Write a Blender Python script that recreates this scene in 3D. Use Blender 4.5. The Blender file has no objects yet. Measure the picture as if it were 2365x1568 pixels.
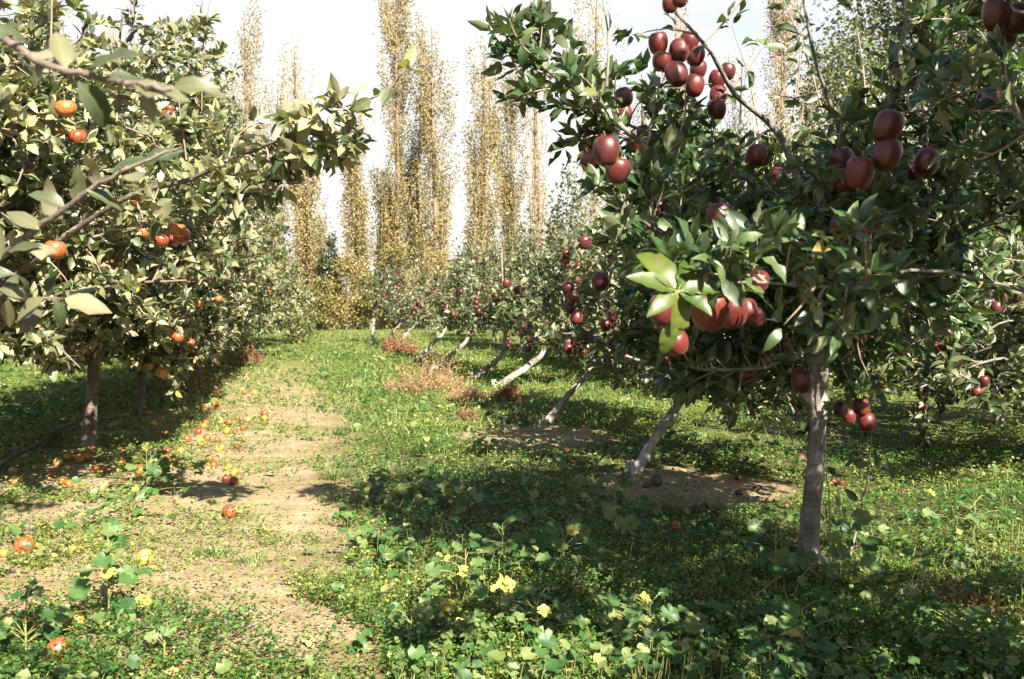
import bpy, math, random
import numpy as np
from mathutils import Vector

# ------------------------------------------------------------------ camera, world, sun, exposure
SC = bpy.context.scene
COL = SC.collection
R = math.radians
CAM_H, LENS, PITCH = 1.10, 35.0, 2.21
cam_d = bpy.data.cameras.new("camera"); cam = bpy.data.objects.new("camera", cam_d); COL.objects.link(cam)
cam.location = (0, 0, CAM_H); cam.rotation_euler = (R(90 - PITCH), 0, 0)
cam_d.lens = LENS; cam_d.sensor_width = 36; cam_d.clip_start = .05; cam_d.clip_end = 3000
cam_d.dof.use_dof = True; cam_d.dof.focus_distance = 4.6; cam_d.dof.aperture_fstop = 7.0
SC.camera = cam

SUN_EL, SUN_AZ = 38.5, 153.0          # azimuth from +Y (view direction) towards +X: behind the camera, to the right
sdir = Vector((math.sin(R(SUN_AZ)) * math.cos(R(SUN_EL)), math.cos(R(SUN_AZ)) * math.cos(R(SUN_EL)), math.sin(R(SUN_EL))))
sun_d = bpy.data.lights.new("sun", 'SUN'); sun_d.energy = 5.0; sun_d.angle = R(.5); sun_d.color = (1, .91, .74)
sun = bpy.data.objects.new("sun", sun_d); COL.objects.link(sun)
sun.rotation_euler = sdir.to_track_quat('Z', 'Y').to_euler()

W = bpy.data.worlds.new("World"); SC.world = W; W.use_nodes = True
nt = W.node_tree; nt.nodes.clear()
wout = nt.nodes.new("ShaderNodeOutputWorld"); bg = nt.nodes.new("ShaderNodeBackground")
sky = nt.nodes.new("ShaderNodeTexSky"); sky.sky_type = 'NISHITA'; sky.sun_disc = False
sky.sun_elevation = R(SUN_EL); sky.sun_rotation = R(SUN_AZ)
tc = nt.nodes.new("ShaderNodeTexCoord"); mp = nt.nodes.new("ShaderNodeMapping"); mp.inputs['Scale'].default_value = (1.6, 1.6, 5)
nz = nt.nodes.new("ShaderNodeTexNoise"); nz.inputs['Scale'].default_value = 2.2; nz.inputs['Detail'].default_value = 5
cr = nt.nodes.new("ShaderNodeValToRGB"); cr.color_ramp.elements[0].position = .30; cr.color_ramp.elements[1].position = .62
cr.color_ramp.elements[0].color = (.62, .62, .62, 1)
mx = nt.nodes.new("ShaderNodeMix"); mx.data_type = 'RGBA'; mx.inputs['B'].default_value = (5.0, 4.9, 4.7, 1)   # thin bright cloud
nt.links.new(tc.outputs['Generated'], mp.inputs['Vector']); nt.links.new(mp.outputs[0], nz.inputs['Vector'])
nt.links.new(nz.outputs['Fac'], cr.inputs[0])
sxyz = nt.nodes.new("ShaderNodeSeparateXYZ"); nt.links.new(tc.outputs['Generated'], sxyz.inputs[0])
mr = nt.nodes.new("ShaderNodeMapRange"); mr.inputs[1].default_value = .36; mr.inputs[2].default_value = .60; mr.inputs[3].default_value = 1; mr.inputs[4].default_value = .05; nt.links.new(sxyz.outputs['Z'], mr.inputs[0])
mm_ = nt.nodes.new("ShaderNodeMath"); mm_.operation = 'MULTIPLY'; nt.links.new(cr.outputs[0], mm_.inputs[0]); nt.links.new(mr.outputs[0], mm_.inputs[1]); nt.links.new(mm_.outputs[0], mx.inputs['Factor'])
nt.links.new(sky.outputs[0], mx.inputs['A']); nt.links.new(mx.outputs['Result'], bg.inputs['Color'])
bg.inputs['Strength'].default_value = .050; nt.links.new(bg.outputs[0], wout.inputs[0])

SC.view_settings.view_transform = 'Standard'; SC.view_settings.look = 'None'
SC.view_settings.exposure = 2.15; SC.view_settings.gamma = 1
SC.cycles.max_bounces = 7; SC.cycles.diffuse_bounces = 3; SC.cycles.glossy_bounces = 2; SC.cycles.transmission_bounces = 4
SC.cycles.transparent_max_bounces = 4

# ------------------------------------------------------------------ picture -> place helpers (measuring from the photo, 2364 px wide copy)
K = 1024 / 2364.0; FPX = 1024 * LENS / 36
_cp, _sp = math.cos(R(PITCH)), math.sin(R(PITCH))
def ray(vx, vy):
    a = (vx * K - 512) / FPX; b = -(vy * K - 339.5) / FPX
    return np.array([a, _cp + b * _sp, -_sp + b * _cp])
def at(vx, vy, d):
    r = ray(vx, vy); return np.array([0, 0, CAM_H]) + r * (d / r[1])
def gnd(vx, vy):
    r = ray(vx, vy); return np.array([0, 0, CAM_H]) + r * (CAM_H / -r[2])
def proj(p):
    p = np.asarray(p, float) - np.array([0, 0, CAM_H])
    y = p[..., 1] * _cp - p[..., 2] * _sp; z = p[..., 1] * _sp + p[..., 2] * _cp
    y = np.where(y < .05, .05, y)
    return (512 + FPX * p[..., 0] / y) / K, (339.5 - FPX * z / y) / K
rng = np.random.default_rng(7)
def U(a, b, n=None): return rng.uniform(a, b, n)
def nrm(v): return v / np.maximum(np.linalg.norm(v, axis=-1, keepdims=True), 1e-9)
def rvec(n): return nrm(rng.normal(size=(n, 3)))

# smooth value noise on a lattice, for relief and for where plants grow
_lat = np.random.default_rng(3).uniform(-1, 1, (256, 256))
def vnoise(x, y, s):
    x = np.asarray(x, float) / s + 91.3; y = np.asarray(y, float) / s + 47.7
    xi = np.floor(x).astype(int); yi = np.floor(y).astype(int); fx = x - xi; fy = y - yi
    fx = fx * fx * (3 - 2 * fx); fy = fy * fy * (3 - 2 * fy)
    g = lambda i, j: _lat[(xi + i) % 256, (yi + j) % 256]
    return (g(0, 0) * (1 - fx) + g(1, 0) * fx) * (1 - fy) + (g(0, 1) * (1 - fx) + g(1, 1) * fx) * fy
ROW = .205                                   # rows run along (-ROW, 1)
def srow(x, y): return x + ROW * y
def gh(x, y):
    return .022 * vnoise(x, y, .9) + .010 * vnoise(x, y, .28) + .004 * vnoise(x, y, .1) - .01

# ------------------------------------------------------------------ mesh building
class MB:
    def __init__(s): s.v = []; s.f = {3: [], 4: []}; s.m = {3: [], 4: []}; s.r = {3: [], 4: []}; s.n = 0; s.uv = []; s.hasuv = False
    def add(s, V, F, mat=0, rnd=.5, uv=None):
        V = np.asarray(V, float).reshape(-1, 3); F = np.asarray(F, int)
        k = F.shape[-1]; F = F.reshape(-1, k)
        s.uv.append(np.zeros((len(V), 3)) if uv is None else uv); s.hasuv |= uv is not None
        s.v.append(V); s.f[k].append(F + s.n); s.m[k].append(np.full(len(F), mat))
        s.r[k].append(np.broadcast_to(np.asarray(rnd, float), (len(F),)).copy()); s.n += len(V)
    def mesh(s, name, mats, smooth=True):
        me = bpy.data.meshes.new(name)
        V = np.concatenate(s.v) if s.v else np.zeros((0, 3))
        f3 = np.concatenate(s.f[3]) if s.f[3] else np.zeros((0, 3), int)
        f4 = np.concatenate(s.f[4]) if s.f[4] else np.zeros((0, 4), int)
        mi = np.concatenate(s.m[3] + s.m[4]) if (s.m[3] or s.m[4]) else np.zeros(0)
        rn = np.concatenate(s.r[3] + s.r[4]) if (s.r[3] or s.r[4]) else np.zeros(0)
        me.vertices.add(len(V)); me.vertices.foreach_set('co', V.ravel().astype(np.float32))
        idx = np.concatenate([f3.ravel(), f4.ravel()]).astype(np.int32)
        me.loops.add(len(idx)); me.loops.foreach_set('vertex_index', idx)
        st = np.concatenate([np.arange(len(f3)) * 3, len(f3) * 3 + np.arange(len(f4)) * 4]).astype(np.int32)
        me.polygons.add(len(st)); me.polygons.foreach_set('loop_start', st)
        me.polygons.foreach_set('material_index', mi.astype(np.int32))
        me.polygons.foreach_set('use_smooth', np.full(len(st), smooth))
        a = me.attributes.new('rnd', 'FLOAT', 'FACE'); a.data.foreach_set('value', rn.astype(np.float32))
        if s.hasuv:
            a = me.attributes.new('luv', 'FLOAT_VECTOR', 'POINT'); a.data.foreach_set('vector', np.concatenate(s.uv).astype(np.float32).ravel())
        for m in mats: me.materials.append(m)
        me.update(calc_edges=True); me.validate()
        return me
    def build(s, name, mats, parent=None, smooth=True):
        o = bpy.data.objects.new(name, s.mesh(name, mats if isinstance(mats, (list, tuple)) else [mats], smooth))
        COL.objects.link(o)
        if parent is not None: o.parent = parent
        return o
def link(name, me, parent=None, loc=None, rot=None, sc=None):
    o = bpy.data.objects.new(name, me); COL.objects.link(o)
    if parent is not None: o.parent = parent
    if loc is not None: o.location = loc
    if rot is not None: o.rotation_euler = rot
    if sc is not None: o.scale = (sc, sc, sc) if np.isscalar(sc) else sc
    return o
def empty(name, loc=(0, 0, 0), rz=0):
    o = bpy.data.objects.new(name, None); COL.objects.link(o); o.location = loc; o.rotation_euler = (0, 0, rz); o.empty_display_size = .1
    return o
def tag(o, label=None, cat=None, group=None, kind=None):
    if label: o['label'] = label
    if cat: o['category'] = cat
    if group: o['group'] = group
    if kind: o['kind'] = kind
    return o

def catmull(P, n):
    P = np.asarray(P, float)
    if len(P) < 3:
        t = np.linspace(0, 1, n)[:, None]; return P[0] * (1 - t) + P[-1] * t
    Q = np.vstack([2 * P[0] - P[1], P, 2 * P[-1] - P[-2]]); m = len(P) - 1
    t = np.linspace(0, m - 1e-6, n); i = t.astype(int); t = (t - i)[:, None]
    a, b, c, d = Q[i], Q[i + 1], Q[i + 2], Q[i + 3]
    return .5 * (2 * b + (c - a) * t + (2 * a - 5 * b + 4 * c - d) * t * t + (3 * b - a - 3 * c + d) * t ** 3)
def plen(P): return float(np.linalg.norm(np.diff(P, axis=0), axis=1).sum())
def tube(mb, P, rad, sides=6, mat=0, rnd=.5, bump=0.0, cap=True):
    P = np.asarray(P, float); n = len(P)
    rad = np.interp(np.linspace(0, 1, n), np.linspace(0, 1, len(np.atleast_1d(rad))), np.atleast_1d(rad))
    T = nrm(np.gradient(P, axis=0))
    ref = np.array([0, 0, 1.]) if abs(T[0, 2]) < .8 else np.array([0, 1., 0])
    A = nrm(np.cross(T, ref)); B = np.cross(T, A)
    th = np.arange(sides) / sides * 2 * np.pi
    rr = rad[:, None] * (1 + (bump * rng.normal(size=(n, sides)) if bump else 0))
    V = P[:, None] + rr[..., None] * (np.cos(th)[None, :, None] * A[:, None] + np.sin(th)[None, :, None] * B[:, None])
    i = np.arange(n - 1)[:, None] * sides; j = np.arange(sides)[None]; k = (j + 1) % sides
    F = np.stack([i + j, i + k, i + sides + k, i + sides + j], -1)
    mb.add(V, F, mat, rnd)
    if cap and rad[-1] > .002:
        c = mb.n; e = np.arange(sides)
        mb.add(np.vstack([V[-1], P[-1] + T[-1] * rad[-1] * .4]), np.stack([e, (e + 1) % sides, np.full(sides, sides)], -1), mat, rnd)

def leaves(mb, O, A, N, L, Wd, fold=.25, curl=.6, S=5, mat=0, rnd=None, shape='ovate', wavy=.0):
    """many two-sided leaf blades folded on the midrib: O base, A axis, N upper side"""
    n = len(O)
    if n == 0: return
    L = np.broadcast_to(L, (n,)); Wd = np.broadcast_to(Wd, (n,)); fold = np.broadcast_to(fold, (n,)); curl = np.broadcast_to(curl, (n,)) + 1e-4
    A = nrm(A); N = nrm(N - (N * A).sum(-1, keepdims=True) * A); B = np.cross(N, A)
    t = np.linspace(0, 1, S)
    if shape == 'ovate':
        w = np.sin(np.pi * t ** .85) ** .75 * (1.05 - .3 * t) if S > 3 else np.array([0, 1., 0])
        w[0] = .06; w[-1] = .02
    elif shape == 'grass': w = 1 - .9 * t
    elif shape == 'dock': w = (np.sin(np.pi * (t * .92 + .04) ** .75)) ** .7; w[-1] = .03
    c = curl[:, None] * t[None]
    ax = np.sin(c) / curl[:, None]; dn = (1 - np.cos(c)) / curl[:, None]
    M = O[:, None] + (L[:, None] * ax)[..., None] * A[:, None] - (L[:, None] * dn)[..., None] * N[:, None]
    Nt = np.cos(c)[..., None] * N[:, None] + np.sin(c)[..., None] * A[:, None]
    hw = .5 * Wd[:, None] * w[None]
    up = (hw * fold[:, None])[..., None] * Nt
    e = hw[..., None] * B[:, None]
    if wavy:
        wv = 1 + 0 * t; wv = wavy * np.sin(np.arange(S) * 2.4)[None] * hw
        l = M + e + up + (wv * rng.normal(size=(n, 1)))[..., None] * Nt; r = M - e + up - (wv * rng.normal(size=(n, 1)))[..., None] * Nt
    else:
        l = M + e + up; r = M - e + up
    V = np.stack([l, M, r], 2)                # n,S,3,3
    base = np.arange(n)[:, None, None] * (S * 3); s_ = np.arange(S - 1)[None, :, None] * 3; q = np.arange(2)[None, None]
    F = np.stack([base + s_ + q, base + s_ + q + 1, base + s_ + q + 4, base + s_ + q + 3], -1)
    if rnd is None: rnd = rng.random(n)
    uv = None
    if S >= 5 and shape != 'grass':
        uv = np.zeros((n, S, 3, 3)); uv[..., 0] = t[None, :, None]; uv[..., 1] = (np.array([1, 0, 1.])[None, None] * w[None, :, None]); uv[..., 2] = 1; uv = uv.reshape(-1, 3)
    mb.add(V, F, mat, np.repeat(rnd, (S - 1) * 2), uv)
def lobed(mb, C, N, Rr, lobes=6, pts=14, cup=.25, mat=0, rnd=None):
    """round lobed mallow leaves: C centre, N upper side, Rr radius"""
    n = len(C)
    if n == 0: return
    N = nrm(N); ref = rvec(n); A = nrm(np.cross(N, ref)); B = np.cross(N, A)
    th = np.arange(pts) / pts * 2 * np.pi
    ph = (th * lobes / 2) % np.pi
    prof = (.74 + .26 * np.abs(np.sin(ph + .3))) * np.where(np.arange(pts) == 0, .35, 1)
    r = Rr[:, None] * prof[None] * U(.9, 1.1, (n, pts)); z = cup * Rr[:, None] * (U(.4, 1.2, (n, 1)) + .5 * np.sin(3 * th + U(0, 6, (n, 1))))
    V = C[:, None] + (r * np.cos(th))[..., None] * A[:, None] + (r * np.sin(th))[..., None] * B[:, None] + z[..., None] * N[:, None]
    V = np.concatenate([C[:, None] + (r[:, 3:4] * 0)[..., None], V], 1)
    j = np.arange(pts)
    F = np.stack([np.zeros(pts, int), 1 + j, 1 + (j + 1) % pts], -1)[None] + (np.arange(n) * (pts + 1))[:, None, None]
    if rnd is None: rnd = rng.random(n)
    mb.add(V, F, mat, np.repeat(rnd, pts))

# ------------------------------------------------------------------ materials
def newmat(name):
    m = bpy.data.materials.new(name); m.use_nodes = True; t = m.node_tree; t.nodes.clear()
    o = t.nodes.new("ShaderNodeOutputMaterial"); return m, t, o
def ramp(t, stops, fac=None):
    n = t.nodes.new("ShaderNodeValToRGB"); e = n.color_ramp.elements
    while len(e) < len(stops): e.new(.5)
    for i, (p, c) in enumerate(stops): e[i].position = p; e[i].color = (*c, 1)
    if fac is not None: t.links.new(fac, n.inputs[0])
    return n.outputs[0]
def noise(t, scale, detail=4, rough=.55, vec=None, coord='Object', map_scale=None):
    n = t.nodes.new("ShaderNodeTexNoise"); n.inputs['Scale'].default_value = scale; n.inputs['Detail'].default_value = detail; n.inputs['Roughness'].default_value = rough
    if vec is None:
        c = t.nodes.new("ShaderNodeTexCoord"); vec = c.outputs[coord]
    if map_scale:
        mm = t.nodes.new("ShaderNodeMapping"); mm.inputs['Scale'].default_value = map_scale; t.links.new(vec, mm.inputs[0]); vec = mm.outputs[0]
    t.links.new(vec, n.inputs['Vector']); return n.outputs['Fac']
def mix(t, fac, a, b, mode='MIX'):
    n = t.nodes.new("ShaderNodeMix"); n.data_type = 'RGBA'; n.blend_type = mode
    for s, x in (('Factor', fac), ('A', a), ('B', b)):
        if isinstance(x, (int, float)): n.inputs[s].default_value = x
        elif isinstance(x, tuple): n.inputs[s].default_value = (*x, 1)
        else: t.links.new(x, n.inputs[s])
    return n.outputs['Result']
def math_(t, op, a, b=0.0, c=None, clamp=False):
    n = t.nodes.new("ShaderNodeMath"); n.operation = op; n.use_clamp = clamp
    for i, x in enumerate((a, b, c)):
        if x is None: continue
        if isinstance(x, (int, float)): n.inputs[i].default_value = x
        else: t.links.new(x, n.inputs[i])
    return n.outputs[0]
def attr(t, name='rnd'):
    n = t.nodes.new("ShaderNodeAttribute"); n.attribute_name = name; return n.outputs['Fac']
def bump_(t, h, strength=.4, dist=.01):
    n = t.nodes.new("ShaderNodeBump"); n.inputs['Strength'].default_value = strength; n.inputs['Distance'].default_value = dist
    t.links.new(h, n.inputs['Height']); return n.outputs[0]
def leafmat(name, top, under, rough=.42, trans=.28, tcol=None, spec=.5):
    """top / under: colour stops over the leaf's own random number"""
    m, t, o = newmat(name); r = attr(t)
    g = t.nodes.new("ShaderNodeNewGeometry")
    nf = noise(t, 18, 2)
    c1 = ramp(t, top, r); c2 = ramp(t, under, r)
    col = mix(t, g.outputs['Backfacing'], c1, c2)
    col = mix(t, .35, col, ramp(t, [(.3, (.55, .55, .5)), (.7, (1.25, 1.25, 1.1))], nf), 'MULTIPLY')
    # midrib, side veins and small blemishes of the blade (leaf coordinates: along, across, present)
    av = t.nodes.new("ShaderNodeAttribute"); av.attribute_name = 'luv'; sv = t.nodes.new("ShaderNodeSeparateXYZ"); t.links.new(av.outputs['Vector'], sv.inputs[0])
    ph = math_(t, 'SUBTRACT', math_(t, 'MULTIPLY', sv.outputs['X'], 46.0), math_(t, 'MULTIPLY', sv.outputs['Y'], 16.0))
    vn = math_(t, 'POWER', math_(t, 'MULTIPLY_ADD', math_(t, 'SINE', ph), .5, .5), 5.0)
    rib = math_(t, 'SUBTRACT', 1.0, math_(t, 'DIVIDE', sv.outputs['Y'], .10), clamp=True)
    vv = math_(t, 'MULTIPLY', math_(t, 'MAXIMUM', math_(t, 'MULTIPLY', vn, .45), rib), sv.outputs['Z'])
    col = mix(t, math_(t, 'MULTIPLY', vv, .45), col, mix(t, 1.0, c2, (1.15, 1.15, .95), 'MULTIPLY'))
    spot = ramp(t, [(.66, (0, 0, 0)), (.74, (.6, .6, .6))], noise(t, 75, 2))
    col = mix(t, spot, col, mix(t, .6, col, (.16, .09, .035)))
    p = t.nodes.new("ShaderNodeBsdfPrincipled"); p.inputs['Roughness'].default_value = rough
    p.inputs['Specular IOR Level'].default_value = spec
    t.links.new(bump_(t, vv, -.35, .002), p.inputs['Normal'])
    t.links.new(col, p.inputs['Base Color'])
    tr = t.nodes.new("ShaderNodeBsdfTranslucent")
    tcx = mix(t, 1.0, c1, tcol or (1.9, 2.1, .8), 'MULTIPLY'); t.links.new(tcx, tr.inputs['Color'])
    ms = t.nodes.new("ShaderNodeMixShader"); ms.inputs[0].default_value = trans
    t.links.new(p.outputs[0], ms.inputs[1]); t.links.new(tr.outputs[0], ms.inputs[2]); t.links.new(ms.outputs[0], o.inputs[0])
    return m
def plain(name, stops, scale=8, rough=.7, bump=.0, map_scale=None, spec=.3, bdist=.01):
    m, t, o = newmat(name); f = noise(t, scale, 6, .6, map_scale=map_scale)
    p = t.nodes.new("ShaderNodeBsdfPrincipled"); p.inputs['Roughness'].default_value = rough; p.inputs['Specular IOR Level'].default_value = spec
    t.links.new(ramp(t, stops, f), p.inputs['Base Color'])
    if bump: t.links.new(bump_(t, f, bump, bdist), p.inputs['Normal'])
    t.links.new(p.outputs[0], o.inputs[0]); return m

M_leaf_r = leafmat('apple_leaf_green', [(0, (.015, .040, .013)), (.5, (.029, .064, .019)), (.9, (.062, .102, .032)), (.985, (.12, .15, .05)), (1, (.26, .18, .06))],
                   [(0, (.085, .115, .065)), (1, (.17, .19, .115))], rough=.40, trans=.2, spec=.6)
M_leaf_l = leafmat('apple_leaf_pale', [(0, (.022, .046, .016)), (.32, (.064, .090, .038)), (.62, (.155, .166, .086)), (.975, (.28, .262, .158)), (1, (.34, .25, .05))],
                   [(0, (.18, .185, .12)), (1, (.33, .31, .21))], rough=.45, trans=.2, spec=.6)  # pale end of the ramp paints the sun's sheen on the left crowns
M_leaf_n = leafmat('apple_leaf_grey_green', [(0, (.030, .048, .020)), (.5, (.070, .080, .040)), (.985, (.15, .145, .085)), (1, (.3, .24, .06))],
                   [(0, (.085, .09, .058)), (1, (.18, .17, .12))], rough=.45, trans=.16, spec=.5)  # grey green leaves of the near left branches
M_leaf_m = leafmat('apple_leaf_sunlit', [(0, (.018, .036, .013)), (.5, (.050, .074, .028)), (.85, (.125, .135, .065)), (.985, (.22, .20, .11)), (1, (.28, .2, .07))],
                   [(0, (.15, .16, .10)), (1, (.28, .265, .18))], rough=.45, trans=.18, spec=.6)  # paler copy of the green leaf, with sun and gloss put into its colour
M_leaf_y = leafmat('apple_leaf_young', [(0, (.032, .066, .009)), (1, (.092, .112, .016))], [(0, (.06, .085, .025)), (1, (.10, .12, .04))], rough=.45, trans=.25, tcol=(1.5, 1.6, .8))
M_poplar = leafmat('poplar_leaf', [(0, (.09, .09, .030)), (.35, (.16, .142, .052)), (.8, (.245, .205, .085)), (1, (.33, .275, .15))],
                   [(0, (.2, .165, .06)), (1, (.33, .25, .11))], rough=.5, trans=.25, tcol=(1.4, 1.25, .6))
M_poplar_g = leafmat('poplar_leaf_greenish', [(0, (.05, .06, .015)), (.5, (.13, .115, .03)), (1, (.25, .19, .05))],
                   [(0, (.13, .12, .05)), (1, (.24, .2, .09))], rough=.5, trans=.25, tcol=(1.4, 1.3, .6))
M_darkleaf = leafmat('dark_leaf', [(0, (.012, .028, .012)), (.6, (.028, .048, .018)), (1, (.09, .10, .03))], [(0, (.03, .05, .025)), (1, (.09, .1, .05))], trans=.15)
M_mallow = leafmat('mallow_leaf', [(0, (.024, .074, .022)), (.45, (.062, .130, .036)), (.9, (.15, .185, .065)), (.985, (.20, .22, .08)), (.997, (.42, .36, .08))],
                   [(0, (.09, .13, .06)), (1, (.17, .20, .09))], rough=.5, trans=.28)
M_grass = leafmat('grass_blade', [(0, (.025, .075, .015)), (.4, (.080, .145, .028)), (.75, (.17, .205, .055)), (1, (.36, .32, .14))],
                   [(0, (.05, .09, .03)), (1, (.18, .2, .07))], rough=.5, trans=.3)
M_clover = leafmat('clover_leaf', [(0, (.014, .058, .011)), (.42, (.048, .122, .020)), (.75, (.145, .20, .040)), (1, (.30, .29, .09))],
                   [(0, (.06, .11, .035)), (1, (.14, .18, .06))], rough=.5, trans=.3)
M_litter = leafmat('dry_leaf', [(0, (.10, .045, .022)), (.4, (.22, .11, .05)), (.75, (.36, .21, .10)), (1, (.50, .38, .14))],
                   [(0, (.16, .09, .05)), (1, (.45, .33, .18))], rough=.6, trans=.12, tcol=(1.2, 1, .6))
M_broad = leafmat('broad_leaf', [(0, (.03, .05, .015)), (.6, (.075, .095, .028)), (1, (.18, .17, .05))], [(0, (.06, .08, .035)), (1, (.15, .16, .07))], trans=.2)
M_yleaf = leafmat('yellow_leaf', [(0, (.45, .33, .05)), (1, (.62, .52, .14))], [(0, (.5, .42, .16)), (1, (.62, .55, .26))], rough=.5, trans=.25, tcol=(1.1, 1, .5))
M_redweed = leafmat('dry_weed_seed', [(0, (.16, .055, .032)), (.5, (.32, .17, .10)), (1, (.46, .33, .20))], [(0, (.22, .10, .06)), (1, (.44, .30, .17))], rough=.7, trans=.2, tcol=(1.2, 1, .7))
M_redweed_d = leafmat('rust_weed_seed', [(0, (.10, .030, .018)), (.5, (.20, .080, .042)), (1, (.32, .17, .09))], [(0, (.14, .05, .03)), (1, (.3, .15, .08))], rough=.7, trans=.2, tcol=(1.2, 1, .7))
def barkmat(name, dark, mid, pale):
    m, t, o = newmat(name); big = noise(t, 5, 3); crack = noise(t, 26, 5, .7, map_scale=(1, 1, .3)); ring = noise(t, 16, 3, .6, map_scale=(.25, .25, 2.6)); fine = noise(t, 90, 3, .7)
    f = math_(t, 'ADD', math_(t, 'MULTIPLY', big, .4), math_(t, 'ADD', math_(t, 'MULTIPLY', crack, .35), math_(t, 'MULTIPLY', ring, .25)))
    c = ramp(t, [(.36, dark), (.5, mid), (.62, pale)], f)
    c = mix(t, ramp(t, [(.60, (0, 0, 0)), (.68, (.7, .7, .7))], ring), c, dark)                       # lenticels and scars
    c = mix(t, ramp(t, [(.62, (0, 0, 0)), (.70, (.5, .5, .5))], noise(t, 8, 4, .7)), c, (.16, .17, .12))     # lichen
    c = mix(t, .5, c, ramp(t, [(.3, (.6, .6, .6)), (.7, (1.3, 1.3, 1.3))], fine), 'MULTIPLY')
    p = t.nodes.new("ShaderNodeBsdfPrincipled"); p.inputs['Roughness'].default_value = .85; p.inputs['Specular IOR Level'].default_value = .2
    t.links.new(c, p.inputs['Base Color']); t.links.new(bump_(t, mix(t, .5, crack, ring), .9, .012), p.inputs['Normal']); t.links.new(p.outputs[0], o.inputs[0]); return m
M_twig = plain('twig_bark', [(.3, (.15, .095, .075)), (.7, (.34, .26, .22))], scale=14, rough=.7)
M_bark = barkmat('apple_bark', (.055, .046, .040), (.17, .152, .136), (.33, .305, .275))
M_bark_s = barkmat('sunlit_apple_bark', (.085, .070, .060), (.25, .225, .20), (.44, .41, .37))  # lighter copy of the apple bark: sunlight on leaning trunks put into the colour
M_bark_d = barkmat('old_bark', (.045, .034, .028), (.135, .11, .095), (.27, .235, .205))
M_twig_p = plain('poplar_twig', [(.3, (.28, .205, .14)), (.7, (.46, .36, .26))], scale=4, rough=.8)
M_bark_p = plain('poplar_bark', [(.3, (.10, .08, .055)), (.7, (.22, .17, .12))], scale=5, rough=.9, bump=.5)
M_stem = plain('green_stem', [(.3, (.10, .13, .04)), (.7, (.26, .25, .09))], scale=10, rough=.6)
M_stem_d = plain('brown_stem', [(.3, (.14, .08, .045)), (.7, (.36, .24, .13))], scale=10, rough=.7)
M_hose = plain('black_hose', [(.3, (.025, .025, .028)), (.7, (.10, .10, .11))], scale=20, rough=.5)
M_applestem = plain('apple_stalk', [(.3, (.10, .06, .03)), (.7, (.2, .14, .06))], scale=30)

def applemat(name, kind):
    m, t, o = newmat(name)
    oi = t.nodes.new("ShaderNodeObjectInfo"); tcn = t.nodes.new("ShaderNodeTexCoord")
    add = t.nodes.new("ShaderNodeVectorMath"); add.operation = 'ADD'
    comb = t.nodes.new("ShaderNodeCombineXYZ"); t.links.new(math_(t, 'MULTIPLY', oi.outputs['Random'], 37.0), comb.inputs[0]); t.links.new(math_(t, 'MULTIPLY', oi.outputs['Random'], 11.0), comb.inputs[2])
    t.links.new(tcn.outputs['Object'], add.inputs[0]); t.links.new(comb.outputs[0], add.inputs[1])
    big = noise(t, 14, 2, .5, vec=add.outputs[0])
    st = noise(t, 60, 3, .6, vec=add.outputs[0], map_scale=(1, 1, .12))
    dots = noise(t, 260, 1, .5, vec=add.outputs[0])
    p = t.nodes.new("ShaderNodeBsdfPrincipled")
    if kind == 'red':
        c = ramp(t, [(.25, (.038, .0045, .006)), (.5, (.074, .0085, .009)), (.66, (.12, .016, .013)), (.8, (.20, .05, .03))], mix(t, .4, big, st))
        c = mix(t, ramp(t, [(.62, (0, 0, 0)), (.75, (.35, .35, .35))], dots), c, (.20, .06, .045))
        vv = ramp(t, [(0, (.55, .5, .55)), (.6, (1, 1, 1)), (1, (1.35, 1.5, 1.2))], oi.outputs['Random']); c = mix(t, 1.0, c, vv, 'MULTIPLY')
        p.inputs['Roughness'].default_value = .44; p.inputs['Coat Weight'].default_value = .06; p.inputs['Coat Roughness'].default_value = .25
        p.inputs['Sheen Weight'].default_value = .05
    else:
        f = math_(t, 'ADD', mix(t, .35, big, st), math_(t, 'MULTIPLY', math_(t, 'SUBTRACT', oi.outputs['Random'], .5), {'mixed': .30, 'yellow': .16, 'orange': .14}[kind]))
        off = {'mixed': .02, 'yellow': -.13, 'orange': .09}[kind]
        f = math_(t, 'ADD', f, off)
        c = ramp(t, [(.25, (.42, .29, .06)), (.42, (.40, .20, .035)), (.55, (.30, .080, .022)), (.72, (.17, .018, .014))], f)
        c = mix(t, ramp(t, [(.64, (0, 0, 0)), (.76, (.3, .3, .3))], dots), c, (.34, .2, .08))
        c = mix(t, ramp(t, [(.70, (0, 0, 0)), (.80, (.5, .5, .5))], noise(t, 3.1, 2, .5, vec=add.outputs[0])), c, (.15, .065, .025))
        p.inputs['Roughness'].default_value = .42; p.inputs['Coat Weight'].default_value = .2; p.inputs['Coat Roughness'].default_value = .2
    t.links.new(c, p.inputs['Base Color']); t.links.new(p.outputs[0], o.inputs[0]); return m
M_red = applemat('red_apple_skin', 'red'); M_mixed = applemat('striped_apple_skin', 'mixed'); M_yel = applemat('yellow_apple_skin', 'yellow'); M_ora = applemat('orange_apple_skin', 'orange'); M_brn = plain('rotten_apple_skin', [(.3, (.09, .04, .02)), (.55, (.20, .085, .03)), (.75, (.33, .19, .05))], scale=9, rough=.5)

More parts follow.
